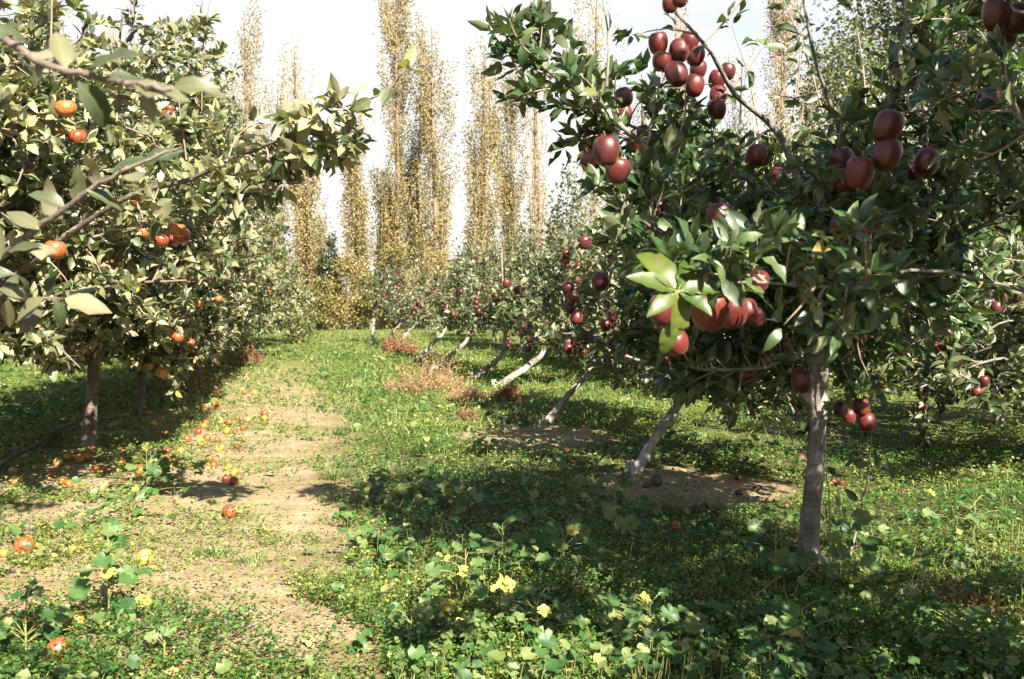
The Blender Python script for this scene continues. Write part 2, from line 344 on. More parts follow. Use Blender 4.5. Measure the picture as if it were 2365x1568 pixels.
# ------------------------------------------------------------------ ground
def axis(a, b, fine0, fine1, step, grow):
    out = [fine0]
    while out[-1] < fine1: out.append(out[-1] + step)
    s = step
    while out[-1] < b: s *= grow; out.append(out[-1] + s)
    s = step; lo = [fine0]
    while lo[-1] > a: s *= grow; lo.append(lo[-1] - s)
    return np.array(lo[:0:-1] + out)
gx = axis(-900, 900, -4.5, 4.0, .045, 1.09); gy = axis(-60, 1500, 1.2, 9.0, .045, 1.07)
X, Y = np.meshgrid(gx, gy); Z = gh(X, Y) + .004 * vnoise(X, Y, .055)
Z = Z * np.clip(1.4 - np.hypot(X, Y) / 60, 0, 1)
# loose clods in the bare strips under the rows
S_ = srow(X, Y)
clod = np.clip(1 - np.abs(S_ - 2.05) / .8, 0, 1) * np.clip((Y - 4) / 2, 0, 1) * np.clip((14 - Y) / 4, 0, 1)
Z = Z + clod * .034 * np.abs(vnoise(X, Y, .07))
mb = MB(); ny, nx = X.shape
i = np.arange(ny - 1)[:, None] * nx + np.arange(nx - 1)[None]
mb.add(np.stack([X, Y, Z], -1), np.stack([i, i + 1, i + nx + 1, i + nx], -1))
m, t, o = newmat('orchard_soil')
g = t.nodes.new("ShaderNodeNewGeometry"); sx = t.nodes.new("ShaderNodeSeparateXYZ"); t.links.new(g.outputs['Position'], sx.inputs[0])
pos = g.outputs['Position']
s_ = math_(t, 'MULTIPLY_ADD', sx.outputs['Y'], ROW, sx.outputs['X'])
fine = noise(t, 45, 5, .7, vec=pos); mid = noise(t, 6, 5, .6, vec=pos); big = noise(t, 1.3, 4, .6, vec=pos); streak = noise(t, 3.2, 5, .65, vec=pos, map_scale=(1, 3.2, 1))
soil = ramp(t, [(.28, (.10, .068, .045)), (.42, (.22, .165, .105)), (.58, (.33, .255, .165)), (.8, (.43, .35, .24))], mix(t, .5, fine, mid))
moss = ramp(t, [(.3, (.08, .08, .024)), (.7, (.21, .195, .07))], fine)
green = ramp(t, [(.3, (.035, .034, .016)), (.7, (.115, .105, .045))], mix(t, .5, fine, mid))
col = mix(t, ramp(t, [(.46, (0, 0, 0)), (.62, (.85, .85, .85))], mix(t, .5, streak, big)), soil, moss)
wob = math_(t, 'MULTIPLY_ADD', math_(t, 'SUBTRACT', big, .5), 1.1, s_)
wob = math_(t, 'MULTIPLY_ADD', math_(t, 'SUBTRACT', mid, .5), 1.1, wob)
def band(lo, hi, w):   # 1 inside lo..hi
    a = t.nodes.new("ShaderNodeMapRange"); a.inputs[1].default_value = lo - w; a.inputs[2].default_value = lo + w; t.links.new(wob, a.inputs[0])
    b = t.nodes.new("ShaderNodeMapRange"); b.inputs[1].default_value = hi + w; b.inputs[2].default_value = hi - w; t.links.new(wob, b.inputs[0])
    return math_(t, 'MULTIPLY', a.outputs[0], b.outputs[0])
ys_ = t.nodes.new("ShaderNodeMapRange"); ys_.inputs[1].default_value = 5.0; ys_.inputs[2].default_value = 5.8; t.links.new(sx.outputs['Y'], ys_.inputs[0])
bare = math_(t, 'MAXIMUM', band(-2.1, .34, .34), 0.0)
for (px_, py_, ax_, ay_) in ((1590, 1122, .55, .60), (1250, 1010, .6, .7), (1190, 1000, .5, .5)):
    q_ = gnd(px_, py_); r2 = math_(t, 'ADD', math_(t, 'POWER', math_(t, 'ABSOLUTE', math_(t, 'DIVIDE', math_(t, 'SUBTRACT', sx.outputs['X'], float(q_[0])), ax_)), 2.0), math_(t, 'POWER', math_(t, 'ABSOLUTE', math_(t, 'DIVIDE', math_(t, 'SUBTRACT', sx.outputs['Y'], float(q_[1])), ay_)), 2.0))
    r2 = math_(t, 'MULTIPLY_ADD', math_(t, 'SUBTRACT', mid, .5), 2.2, r2); e_ = t.nodes.new('ShaderNodeMapRange'); e_.inputs[1].default_value = 1.35; e_.inputs[2].default_value = .75; t.links.new(r2, e_.inputs[0]); bare = math_(t, 'MAXIMUM', bare, e_.outputs[0])
yr = t.nodes.new("ShaderNodeMapRange"); yr.inputs[1].default_value = 22; yr.inputs[2].default_value = 13; t.links.new(math_(t, 'MULTIPLY_ADD', big, 5.0, sx.outputs['Y']), yr.inputs[0])
bare = math_(t, 'MULTIPLY', bare, yr.outputs[0])
yf = t.nodes.new("ShaderNodeMapRange"); yf.inputs[1].default_value = 6; yf.inputs[2].default_value = 12; t.links.new(sx.outputs['Y'], yf.inputs[0])
green = mix(t, yf.outputs[0], green, ramp(t, [(.3, (.050, .070, .018)), (.7, (.15, .165, .052))], mix(t, .5, fine, mid)))
farsoil = band(15.2, 19.5, .4)      # the bare strip seen past the right hand trees
col = mix(t, math_(t, 'MAXIMUM', bare, farsoil, clamp=True), green, col)
p = t.nodes.new("ShaderNodeBsdfPrincipled"); p.inputs['Roughness'].default_value = .95; p.inputs['Specular IOR Level'].default_value = .15
t.links.new(col, p.inputs['Base Color']); t.links.new(bump_(t, mix(t, .5, fine, noise(t, 130, 3, .6, vec=pos)), .9, .02), p.inputs['Normal']); t.links.new(p.outputs[0], o.inputs[0])
tag(mb.build('ground', m), 'bare tan soil and moss of the orchard floor', 'ground', kind='structure')

# ------------------------------------------------------------------ apples
def apple_mesh(name, mat, tall=1.0, lobes=0.0, seg=22, rings=14, seed=0):
    """unit apple, about 1 across: dimple at the stalk and at the eye, origin in its middle"""
    r = np.random.default_rng(seed); t = np.linspace(0, 1, rings)
    a = np.pi * t                                         # 0 = top
    rad = .5 * np.sin(a) ** .72 * (1.06 - (.16 if tall < 1 else .30) * t); z = .46 * tall * np.cos(a)
    z = z - .17 * tall * np.exp(-(rad / .17) ** 2) * (t < .5) + .12 * tall * np.exp(-(rad / .13) ** 2) * (t >= .5)
    th = np.arange(seg) / seg * 2 * np.pi
    lob = 1 + lobes * np.cos(5 * th)[None] * (t[:, None] ** 1.5) * .10
    sq = 1 + .03 * np.cos(2 * th + r.uniform(0, 6))[None]
    rr = rad[:, None] * lob * sq
    zz = z[:, None] + .02 * np.cos(th + r.uniform(0, 6))[None] + lobes * .035 * np.cos(5 * th)[None] * (t[:, None] > .8)
    V = np.stack([rr * np.cos(th), rr * np.sin(th), zz], -1)
    i = np.arange(rings - 1)[:, None] * seg; j = np.arange(seg)[None]; k = (j + 1) % seg
    b = MB(); b.add(V, np.stack([i + j, i + seg + j, i + seg + k, i + k], -1)); return b.mesh(name, [mat])
AP = {}
for key, mat, tall, lob in (('red', M_red, 1.14, .8), ('mixed', M_mixed, .92, .25), ('yellow', M_yel, .9, .25), ('orange', M_ora, .9, .25), ('brown', M_brn, .84, .3)):
    AP[key] = [apple_mesh('apple_' + key, mat, tall * f, lob, seed=q) for q, f in enumerate((1, .95, 1.05))]
    AP[key + '_far'] = [apple_mesh('apple_' + key + '_far', mat, tall, lob, seg=10, rings=7, seed=9)]
b = MB(); tube(b, [(0, 0, .27), (.02, 0, .45), (.07, .02, .66)], [.022, .02, .03], 5); STALK = b.mesh('stalk', [M_applestem])
def hang_apple(parent, p, dia, kind, far=False):
    me = AP[kind + ('_far' if far else '')]; me = me[int(rng.integers(len(me)))]
    o = link('apple', me, parent, p, (U(-.35, .35), U(-.35, .35), U(0, 6.28)), dia)
    if not far: link('stalk', STALK, o)
    return o

# ------------------------------------------------------------------ apple trees
class Tree:
    def __init__(s, lod=0, leafL=(.06, .095), keep=None, mats=None):
        s.lod = lod; s.keep = keep; s.hard = None; s.O = []; s.A = []; s.N = []; s.L = []; s.tw = []; s.limbs = []; s.leafL = leafL
        s.tips = []
    def rosette(s, p, tan, n, spread=.9, up=.35, size=1.0):
        p = np.asarray(p, float)
        if s.keep is not None and not s.keep(p): return
        A = nrm(tan[None] * .35 + rvec(n) * spread + np.array([0, 0, up]))
        N = nrm(rvec(n) * .75 + np.array([0, 0, .75]) + .18 * np.array(sdir)[None])
        s.O.append(np.repeat(p[None], n, 0) + A * .012); s.A.append(A); s.N.append(N); s.L.append(U(*s.leafL, n) * size)
    def twig(s, P, r, leafgap=.045, n=(2, 4), bare=0.0):
        """a leafy shoot: P polyline, r radius at its base"""
        Lg = plen(P); k = max(3, int(Lg / .07) + 2); Q = catmull(P, min(k, 9))
        if s.keep is not None and not s.keep(Q[-1]) and not s.keep(Q[len(Q) // 2]): return
        s.tw.append((Q, r))
        m = max(2, int(Lg / leafgap)); tt = np.linspace(bare, 1, m)
        T = nrm(np.gradient(Q, axis=0)); ii = np.linspace(0, len(Q) - 1, 60)
        for q in tt:
            j = q * (len(Q) - 1); a = int(min(j, len(Q) - 2)); f = j - a
            s.rosette(Q[a] * (1 - f) + Q[a + 1] * f, T[a], int(rng.integers(n[0], n[1] + 1)))
        s.rosette(Q[-1], T[-1], n[1] + 1, spread=.7)
        s.tips.append(Q[-1])
    def branch(s, P, r0, r1, start=.15, gap=.09, ln=(.18, .45), droop=0.0, up=.25, sub=1.0, leafgap=.05, n=(2, 4), as_part=True):
        """a limb with side shoots"""
        Q = catmull(P, max(6, int(plen(np.asarray(P, float)) / .08)))
        if s.hard is not None:                         # a limb ends where its foliage ends
            ok = [bool(s.hard(q)) for q in Q]
            if not ok[0] and not any(ok): return
            if False in ok[2:]:
                c_ = 2 + ok[2:].index(False)
                if c_ < 4: return
                Q = Q[:c_ + 1]
        s.limbs.append((Q, r0, r1))
        T = nrm(np.gradient(Q, axis=0)); Lg = plen(Q); m = max(1, int(Lg * (1 - start) / gap))
        for q in np.linspace(start, 1, m):
            j = q * (len(Q) - 1); a = int(min(j, len(Q) - 2)); f = j - a; p = Q[a] * (1 - f) + Q[a + 1] * f
            d = nrm(np.cross(T[a], rvec(1)[0]) + T[a] * U(.1, .7) + np.array([0, 0, up - droop]))
            l = U(*ln) * (1.1 - .5 * q)
            e = p + d * l; c = (p + e) / 2 + rvec(1)[0] * l * .12 + np.array([0, 0, U(-.06, .05) * l])
            s.twig([p, c, e], .0035 + .004 * l, leafgap, n, .15)
            if rng.random() < .55 * sub:
                d2 = nrm(d + rvec(1)[0] * .9); l2 = l * U(.35, .7); p2 = c
                s.twig([p2, p2 + d2 * l2 * .5 + rvec(1)[0] * .02, p2 + d2 * l2], .003, leafgap, n, .2)
        s.rosette(Q[-1], T[-1], 5, spread=.6)
    def build(s, root, matset, leaf_w=.5):
        mleaf, mtwig, mbark = matset
        crown = MB()
        if s.O:
            O = np.concatenate(s.O); A = np.concatenate(s.A); N = np.concatenate(s.N); L = np.concatenate(s.L); n = len(O)
            S = {0: 6, 1: 4, 2: 3}[s.lod]
            leaves(crown, O, A, N, L, L * U(.42, .58, n) * leaf_w / .5, fold=U(.05, .55, n), curl=U(-.3, 1.5, n), S=S, mat=0, wavy=.25 if s.lod == 0 else 0)
            if s.lod == 0:          # leaf stalks
                pass
        for Q, r in s.tw:
            tube(crown, Q if s.lod == 0 else Q[::2] if len(Q) > 4 else Q, [r, r * .4], 5 if s.lod == 0 else 3, mat=1, cap=False)
        crown.build('crown', [mleaf, mtwig], root)
        if s.lod < 2:
            for Q, a, b_ in s.limbs:
                lb = MB()
                if s.lod == 0:
                    m_ = len(Q); Q = Q + .6 * b_ * rng.normal(size=(m_, 3)) * (np.linspace(0, 1, m_)[:, None] > .1)
                    for q_ in range(m_ // 2):
                        i_ = int(rng.integers(1, m_)); r_ = a + (b_ - a) * i_ / m_; dd = nrm(rvec(1)[0]); tube(lb, [Q[i_], Q[i_] + dd * (r_ * 1.3 + .003), Q[i_] + dd * (r_ * 1.6 + .008)], [max(r_ * .5, .0016), max(r_ * .4, .0016), .0008], 5)
                tube(lb, Q, [a, b_], 8 if s.lod == 0 else 6, bump=.07); lb.build('branch', mbark, root)
        else:
            pass
        return root
def trunk_part(root, P, rads, mat, sides=14, extra=()):
    tb = MB(); Q = catmull(P, max(10, int(plen(np.asarray(P, float)) / .05))); L_ = len(Q)
    R_ = np.interp(np.linspace(0, 1, L_), np.linspace(0, 1, len(rads)), rads)
    kn = rng.random(L_) < .10; R_ = R_ * (1 + .10 * kn) * (1 + .05 * np.sin(np.linspace(0, 14, L_) + U(0, 6)))      # knots and old pruning collars
    Q = Q + np.stack([.25 * R_ * vnoise(np.arange(L_) * .11 + U(0, 50), 0 * R_, 1), .25 * R_ * vnoise(np.arange(L_) * .11 + U(0, 50), 0 * R_, 1), 0 * R_], -1)
    tube(tb, Q, R_, sides, bump=.05)
    for q_ in range(4):                                   # root flare
        az = U(0, 6.28) + q_ * 1.57; dd = np.array([math.cos(az), math.sin(az), 0]); tube(tb, [Q[0] + [0, 0, .13], Q[0] + dd * rads[0] * .9 + [0, 0, .055], Q[0] + dd * rads[0] * 2.0 + [0, 0, .0]], [rads[0] * .5, rads[0] * .4, rads[0] * .2], 7, bump=.06)
    for q_ in range(3):                                   # cut stubs
        i_ = int(U(.25, .5) * L_); dd = nrm(rvec(1)[0] * np.array([1, 1, .3])); tube(tb, [Q[i_], Q[i_] + dd * R_[i_] * 1.35], [R_[i_] * .45, R_[i_] * .36], 7, bump=.06)
    # root flare and a pruning stub or two
    for (p, e, r) in extra: tube(tb, [p, (np.asarray(p) + np.asarray(e)) / 2, e], [r, r * .9, r * .8], 8, bump=.05)
    return tb.build('trunk', mat, root)

def auto_tree(name, base, top, H, spread, lod, matset, label, group, nl=13, low=.35, shoots=0, droop=.1, gap=.09, ln=(.18, .45), apples=0, akind='red', adia=(.06, .08), keep=None, leafL=(.06, .095), trunk_r=.05, az_bias=None, n=(2, 4), leafgap=.05, fork=None, sub=1.0, low_limbs=0):
    """whole tree in its own coordinates; base = world foot, top = offset of the head of the leader (lean)"""
    root = empty(name, (base[0], base[1], gh(base[0], base[1])))
    tag(root, label, 'apple tree', group)
    T = Tree(lod, leafL, keep=(None if keep is None else (lambda p, b=np.array([base[0], base[1], 0]): keep(p + b)))); T.hard = T.keep if keep is not None else None
    top = np.array(top, float); f = fork or .45
    lead = np.array([[0, 0, -.05], top * f * .5 + [0, 0, 0], top * f, top * (f + .25) + np.array([-.12 * top[0], 0, .05]), top])
    Q = catmull(lead, 24)
    trunk_part(root, lead, [trunk_r * 1.5, trunk_r * 1.05, trunk_r, trunk_r * .92, trunk_r * .85, trunk_r * .7, trunk_r * .5, trunk_r * .3, trunk_r * .15], matset[2], 14 if lod < 2 else 8)
    for k in range(nl):
        q = low + (1 - low) * (k + .5) / nl * .95; p = Q[int(q * 23)]
        az = 2.4 * k + U(-.4, .4) if az_bias is None else az_bias + U(-1.3, 1.3)
        l = spread * (1.15 - .75 * ((k + .5) / nl)) * U(.75, 1.15)
        d = np.array([math.cos(az), math.sin(az), 0])
        e = p + d * l + np.array([0, 0, l * U(.05, .55) - droop * l])
        c = p + d * l * .5 + np.array([0, 0, l * U(.1, .35)])
        T.branch([p, c, e], trunk_r * .38, trunk_r * .1, gap=gap, ln=ln, droop=droop, n=n, leafgap=leafgap, sub=sub)
    T.branch(Q[int(low * 23):], .01, .004, start=.05, gap=gap, ln=ln, n=n, leafgap=leafgap, sub=sub)
    for k in range(shoots):                               # upright one-year shoots over the top
        q = U(.55, 1); p = Q[int(q * 23)] + np.array([U(-.6, .6) * spread, U(-.6, .6) * spread, U(-.1, .2)])
        h = U(.35, .95); e = p + np.array([U(-.12, .12), U(-.12, .12), h])
        T.twig([p, (p + e) / 2 + rvec(1)[0] * .03, e], .006, .06, (1, 3), .1)
    for k in range(low_limbs):                            # weighed-down lower limbs
        az = 2.4 * k + U(0, .8); l = U(.8, 1.25); dd = np.array([math.cos(az), math.sin(az), 0]); p = Q[int(U(.26, .36) * 23)]
        T.branch([p, p + dd * l * .5 + [0, 0, .10], p + dd * l + [0, 0, .5 - p[2] + U(.0, .2)]], .016, .004, start=.25, gap=gap, ln=(.15, .4), droop=.3, up=.1, n=n, leafgap=leafgap)
    T.build(root, matset)
    if apples and T.tips:
        tips = np.array(T.tips); o_ = rng.permutation(len(tips)); cnt = 0; j = 0
        while cnt < apples and j < len(o_):
            p = tips[o_[j]]; j += 1
            if keep is not None and not keep(p + np.array([base[0], base[1], 0])): continue
            m_ = min(int(rng.choice([1, 1, 2, 3])), apples - cnt)
            for q in range(m_):
                hang_apple(root, p * np.array([.93, .93, 1]) + np.array([U(-.05, .05), U(-.05, .05), -.05 - .065 * q]), U(*adia), akind, far=lod > 0); cnt += 1
    return root
def copy_tree(o, parent=None):
    c = o.copy(); COL.objects.link(c); c.parent = parent
    for ch in list(o.children): copy_tree(ch, c)
    return c
SET_R = (M_leaf_r, M_twig, M_bark); SET_M = (M_leaf_m, M_twig, M_bark); SET_L = (M_leaf_l, M_twig, M_bark_d)

# ---- the upright red apple tree on the right (trunk fully in view)
r0b = gnd(1872, 1300); RD = r0b[1]
root = empty('apple_tree', (r0b[0], r0b[1], 0))
tag(root, 'upright red apple tree with bare grey trunk standing nearest in the right row', 'apple tree', 'red apple trees of the right row')
P0 = np.array([r0b[0], r0b[1], 0])
def w(vx, vy, d=0): return at(vx, vy, RD + d) - P0
def r0keep(p):
    p = p + P0; vx, vy = proj(p); d = p[1]
    if p[2] < .66: return False
    L = np.interp(vy, [-200, 0, 60, 200, 330, 420, 500, 600, 900], [1480, 1330, 1130, 1140, 1240, 1350, 1400, 1420, 1450])
    if vx < L: return False
    # open sky between the upright shoots at the top
    if 1480 < vx < 2110 and vy < np.interp(vx, [1480, 1700, 1900, 2110], [160, 340, 310, 90]) and rng.random() < .93: return False
    if 1600 < vx < 2020 and 760 < vy and d < RD + .1 and rng.random() < .85 and vx > 1780: return False   # the trunk stays in view
    return True
def clear_of(p, lst, dcap):
    vx, vy = proj(p)
    for (ax, ay, px) in lst:
        if px >= 44 and abs(vx - ax) < px * .62 and -px * .75 < vy - ay < px * .6 and p[1] < min(max(184. / px, 2.75), dcap) + .02: return False
    return True
R0_AP = [(1520, 100, 50), (1568, 118, 50), (1528, 142, 50), (1592, 95, 46), (1606, 130, 46), (1562, 172, 56), (1612, 160, 44), (1603, 198, 52), (1655, 185, 44), (1658, 222, 46), (1655, 252, 48), (1680, 165, 40),
         (1440, 225, 46), (1440, 262, 44), (1400, 348, 68), (1425, 394, 64), (1366, 376, 56), (1490, 310, 46), (1465, 332, 44), (1570, -4, 44), (1548, 8, 42),
         (1748, 358, 50), (1797, 410, 46), (2050, 292, 70), (2048, 357, 70), (1985, 398, 74), (1945, 372, 62), (1950, 412, 62), (2140, 375, 60), (2205, 230, 44), (2278, 228, 52), (2110, 395, 52),
         (1660, 500, 68), (2005, 522, 72), (1948, 525, 64), (1690, 512, 52), (1890, 470, 40), (2078, 665, 46), (1965, 710, 38), (1980, 785, 42), (1575, 848, 42), (1852, 880, 54), (1940, 945, 38), (1960, 962, 36), (1988, 940, 44), (2002, 975, 44),
         (1880, 590, 36), (1800, 560, 44), (2230, 470, 40), (2255, 545, 38), (1440, 500, 40), (1385, 650, 42), (1800, 800, 46), (1728, 868, 44), (2240, 640, 36), (1350, 560, 34), (1520, 480, 40), (1620, 390, 38)]
T = Tree(0, (.052, .092), keep=lambda p: r0keep(p) and clear_of(p + P0, R0_AP, RD))
trunk_part(root, [w(1872, 1330), w(1866, 1240), w(1878, 1100), w(1888, 950), w(1890, 830), w(1876, 700), w(1858, 570), w(1850, 440)], [.056, .040, .037, .039, .038, .031, .026, .020], M_bark, 18,
           extra=[(w(1880, 940), w(1850, 905, -.05), .022)])
tl = [([w(1895, 830), w(1960, 740), w(2060, 600), w(2150, 470), w(2190, 360)], .032, .012),
      ([w(1850, 440), w(1800, 310), w(1700, 220, -.2), w(1640, 120, -.4), w(1560, 30, -.5)], .022, .006),
      ([w(1858, 560), w(1700, 500, -.4), w(1560, 400, -.6), w(1400, 260, -.7), w(1260, 160, -.7), w(1180, 70, -.7)], .02, .005),
      ([w(1850, 440), w(1960, 350, -.3), w(2060, 230, -.5), w(2085, 100, -.5), w(2090, -40, -.5)], .022, .008),
      ([w(1960, 350, -.3), w(1900, 200, -.4), w(1865, 60, -.5), w(1850, -60, -.5)], .012, .005),
      ([w(1876, 700), w(1700, 640, -.5), w(1560, 560, -.9), w(1430, 480, -1.1)], .02, .006),
      ([w(1880, 760), w(1720, 740, .3), w(1560, 760, .4), w(1440, 780, .5)], .018, .006),
      ([w(1885, 800), w(1740, 850, -.5), w(1600, 850, -.7)], .016, .006),
      ([w(1870, 640), w(2000, 620, -.7), w(2120, 640, -1.0)], .018, .006),
      ([w(1855, 520), w(1780, 420, .7), w(1650, 400, 1.2)], .018, .006),
      ([w(1885, 800), w(2000, 760, .7), w(2150, 720, 1.2)], .018, .006),
      ([w(2060, 600), w(2200, 560, -.3), w(2330, 480, -.5), w(2420, 380, -.6)], .016, .006),
      ([w(2150, 470), w(2250, 300, .2), w(2300, 120, .3), w(2310, -60, .4)], .014, .005),
      ([w(1850, 440), w(1790, 300, .4), w(1720, 330, .9), w(1560, 330, 1.0)], .014, .005),
      ([w(1858, 600), w(1920, 500, -.8), w(1980, 420, -1.2)], .014, .005),
      ([w(1850, 460), w(1640, 380, -.2), w(1480, 300, -.4), w(1330, 250, -.5)], .015, .005)]
for (x0, y0, x1, y1, d0, d1) in ((1870, 640, 1500, 650, .1, .3), (1870, 680, 1640, 560, -.2, -.6), (1880, 760, 1700, 800, -.2, -.5), (1880, 780, 1990, 850, .2, .6), (1865, 600, 2060, 480, .1, .5), (1880, 720, 2120, 800, -.1, -.3), (1858, 560, 1560, 480, .2, .5),
                            (1885, 790, 1640, 880, .1, .4), (1858, 540, 1960, 560, -.2, -.7), (2060, 600, 2200, 690, 0, .2), (2100, 540, 2360, 620, .1, .5), (2150, 470, 2330, 250, -.2, -.3), (2090, 130, 2250, 60, -.4, -.2), (2070, 250, 2220, 330, -.4, -.6), (1870, 620, 1780, 640, -.3, -.8), (1880, 740, 1830, 800, .2, .6)):
    p, e = w(x0, y0, d0), w(x1, y1, d1); tl.append(([p, (p + e) / 2 + np.array([0, 0, .04]), e], .012, .004))
for P, a, b_ in tl: T.branch(P, a * .8, b_ * .7, gap=.036, ln=(.14, .36), n=(2, 4), leafgap=.04)
for (x0, y0, x1, y1, d) in ((1750, 290, 1690, 60, .1), (1820, 330, 1850, 60, .3), (1900, 260, 1800, -20, 0), (2000, 300, 1970, 20, .2), (1600, 120, 1720, -10, -.4), (1400, 200, 1390, -10, -.9), (1660, 230, 1760, 110, -.2)):
    p, e = w(x0, y0, d), w(x1, y1, d)
    kk = T.keep; T.keep = None; T.twig([p, (p + e) / 2 + np.array([.015, 0, .0]), e], .005, .075, (1, 2), .15); T.keep = kk
T.build(root, SET_R, .43)
for vx, vy, px in R0_AP:
    d = min(max(184.0 / px, 2.75), RD + 1.2)
    hang_apple(root, at(vx, vy, d) - P0, px / 2.309 / FPX * d, 'red')

# ---- the red apple tree beside the camera on the right: foot and trunk are outside the frame, its branches reach in
r1b = np.array([1.78, 1.95, 0.0]); P1 = r1b
root = empty('apple_tree', tuple(r1b)); tag(root, 'red apple tree whose branch with lit yellow green leaves hangs before the upright tree', 'apple tree', 'red apple trees of the right row')
def inframe(p, mx=40):
    vx, vy = proj(p); return (p[1] > .1) and (-mx < vx < 2364 + mx) and (-mx < vy < 1568 + mx)
T = Tree(0, (.05, .082), keep=lambda p: not inframe(p + P1, 190) and (p + P1)[0] > .45); T.hard = T.keep
trunk_part(root, [(0, 0, -.05), (.02, 0, .4), (.03, .02, .8), (0, .02, 1.4), (-.03, 0, 2.3), (0, 0, 3.1)], [.07, .055, .05, .035, .02, .01], M_bark, 14)
for k in range(38):
    q = .6 + 2.5 * k / 38; az = 2.4 * k; l = U(.75, 1.2) * (1.1 - .45 * k / 38)
    dd = np.array([math.cos(az), math.sin(az), 0]); p = np.array([0, 0, q])
    T.branch([p, p + dd * l * .5 + [0, 0, .15], p + dd * l + [0, 0, .2]], .012, .004, gap=.045, n=(2, 4), leafgap=.05)
R1_AP = [(1640, 718, 92), (1690, 722, 74), (1722, 718, 60), (1752, 650, 50), (1532, 715, 74), (1562, 792, 64), (1745, 732, 46), (2302, 32, 74), (2346, 44, 74), (2318, 82, 66)]
T.keep = lambda p: clear_of(p + P1, R1_AP, 2.6) and not (2230 < proj(p + P1)[0] < 2400 and proj(p + P1)[1] < 130); T.hard = None
def w1(vx, vy, d): return at(vx, vy, d) - P1
T.branch([np.array([0, 0, .85]), w1(2250, 640, 2.2), w1(1950, 660, 2.15), w1(1720, 650, 2.05), w1(1620, 660, 1.98)], .0045, .002, start=.35, gap=.035, ln=(.07, .17), n=(2, 3), leafgap=.05)
T.branch([np.array([0, 0, 1.6]), w1(2420, 40, 2.3), w1(2330, -10, 2.4)], .005, .002, start=.5, gap=.05, ln=(.1, .25), n=(2, 3))
T.branch([np.array([0, 0, 1.3]), w1(2480, 330, 2.2), w1(2330, 250, 2.4), w1(2230, 190, 2.5)], .007, .0025, start=.45, gap=.07, ln=(.1, .22), n=(2, 3))
T.branch([np.array([0, 0, 1.1]), w1(2500, 470, 2.4), w1(2400, 440, 2.6), w1(2290, 400, 2.7)], .007, .0025, start=.5, gap=.07, ln=(.1, .24), n=(2, 3))
T.build(root, SET_R, .42)
# the pale young spur that catches the sun: broad leaves spread round one point
sp = w1(1563, 674, 1.9)
def spur(root, c, tips, d, name='crown', mat=M_leaf_y, wd=.5):
    O, A, L, N = [], [], [], []
    for (vx, vy, dd, *bs) in tips:
        e = at(vx, vy, d + dd) - P1 if root['label'].startswith('red') else at(vx, vy, d + dd) - PL
        c0 = c + (at(*bs, d) - at(1563, 674, d) if bs else 0); O.append(c0); A.append(e - c0); L.append(np.linalg.norm(e - c0)); N.append(np.array([.25 + U(-.3, .3), -.9, .55 + U(-.3, .3)]))
    O, A, L, N = map(np.array, (O, A, L, N)); n = len(O)
    b = MB(); leaves(b, O + nrm(A) * .008, A, N, L, L * U(.44, .56, n) * wd / .5, fold=U(.25, .65, n), curl=U(.3, 1.1, n), S=11, wavy=.38)
    for q in range(n): tube(b, [c, c + nrm(A[q][None])[0] * .02], [.0016, .001], 4, mat=1, cap=False)
    return b.build(name, [mat, M_stem], root)
spur(root, sp, [(1486, 561, .02), (1463, 630, -.03), (1509, 712, -.05), (1608, 588, .03), (1532, 812, -.02, 1558, 735), (1576, 776, -.03), (1641, 708, -.04), (1658, 662, .0), (1622, 640, .04), (1500, 668, .05)], 1.9)
for vx, vy, px in R1_AP:
    d = min(184.0 / px, 2.6) + (.12 if px < 90 else .0); hang_apple(root, at(vx, vy, d) - P1, px / 2.309 / FPX * d, 'red')

# ---- the next tree of the same row stands behind the camera and shades the right foreground
for (bx, by, hh) in ((2.35, -.45, 2.5),):
    o = auto_tree('apple_tree', (bx, by), (.05, .1, hh), hh, 1.25, 1, SET_R, 'red apple tree standing behind the camera, only its shade in view', 'apple trees behind the camera', nl=24, low=.3, droop=.1, gap=.12)

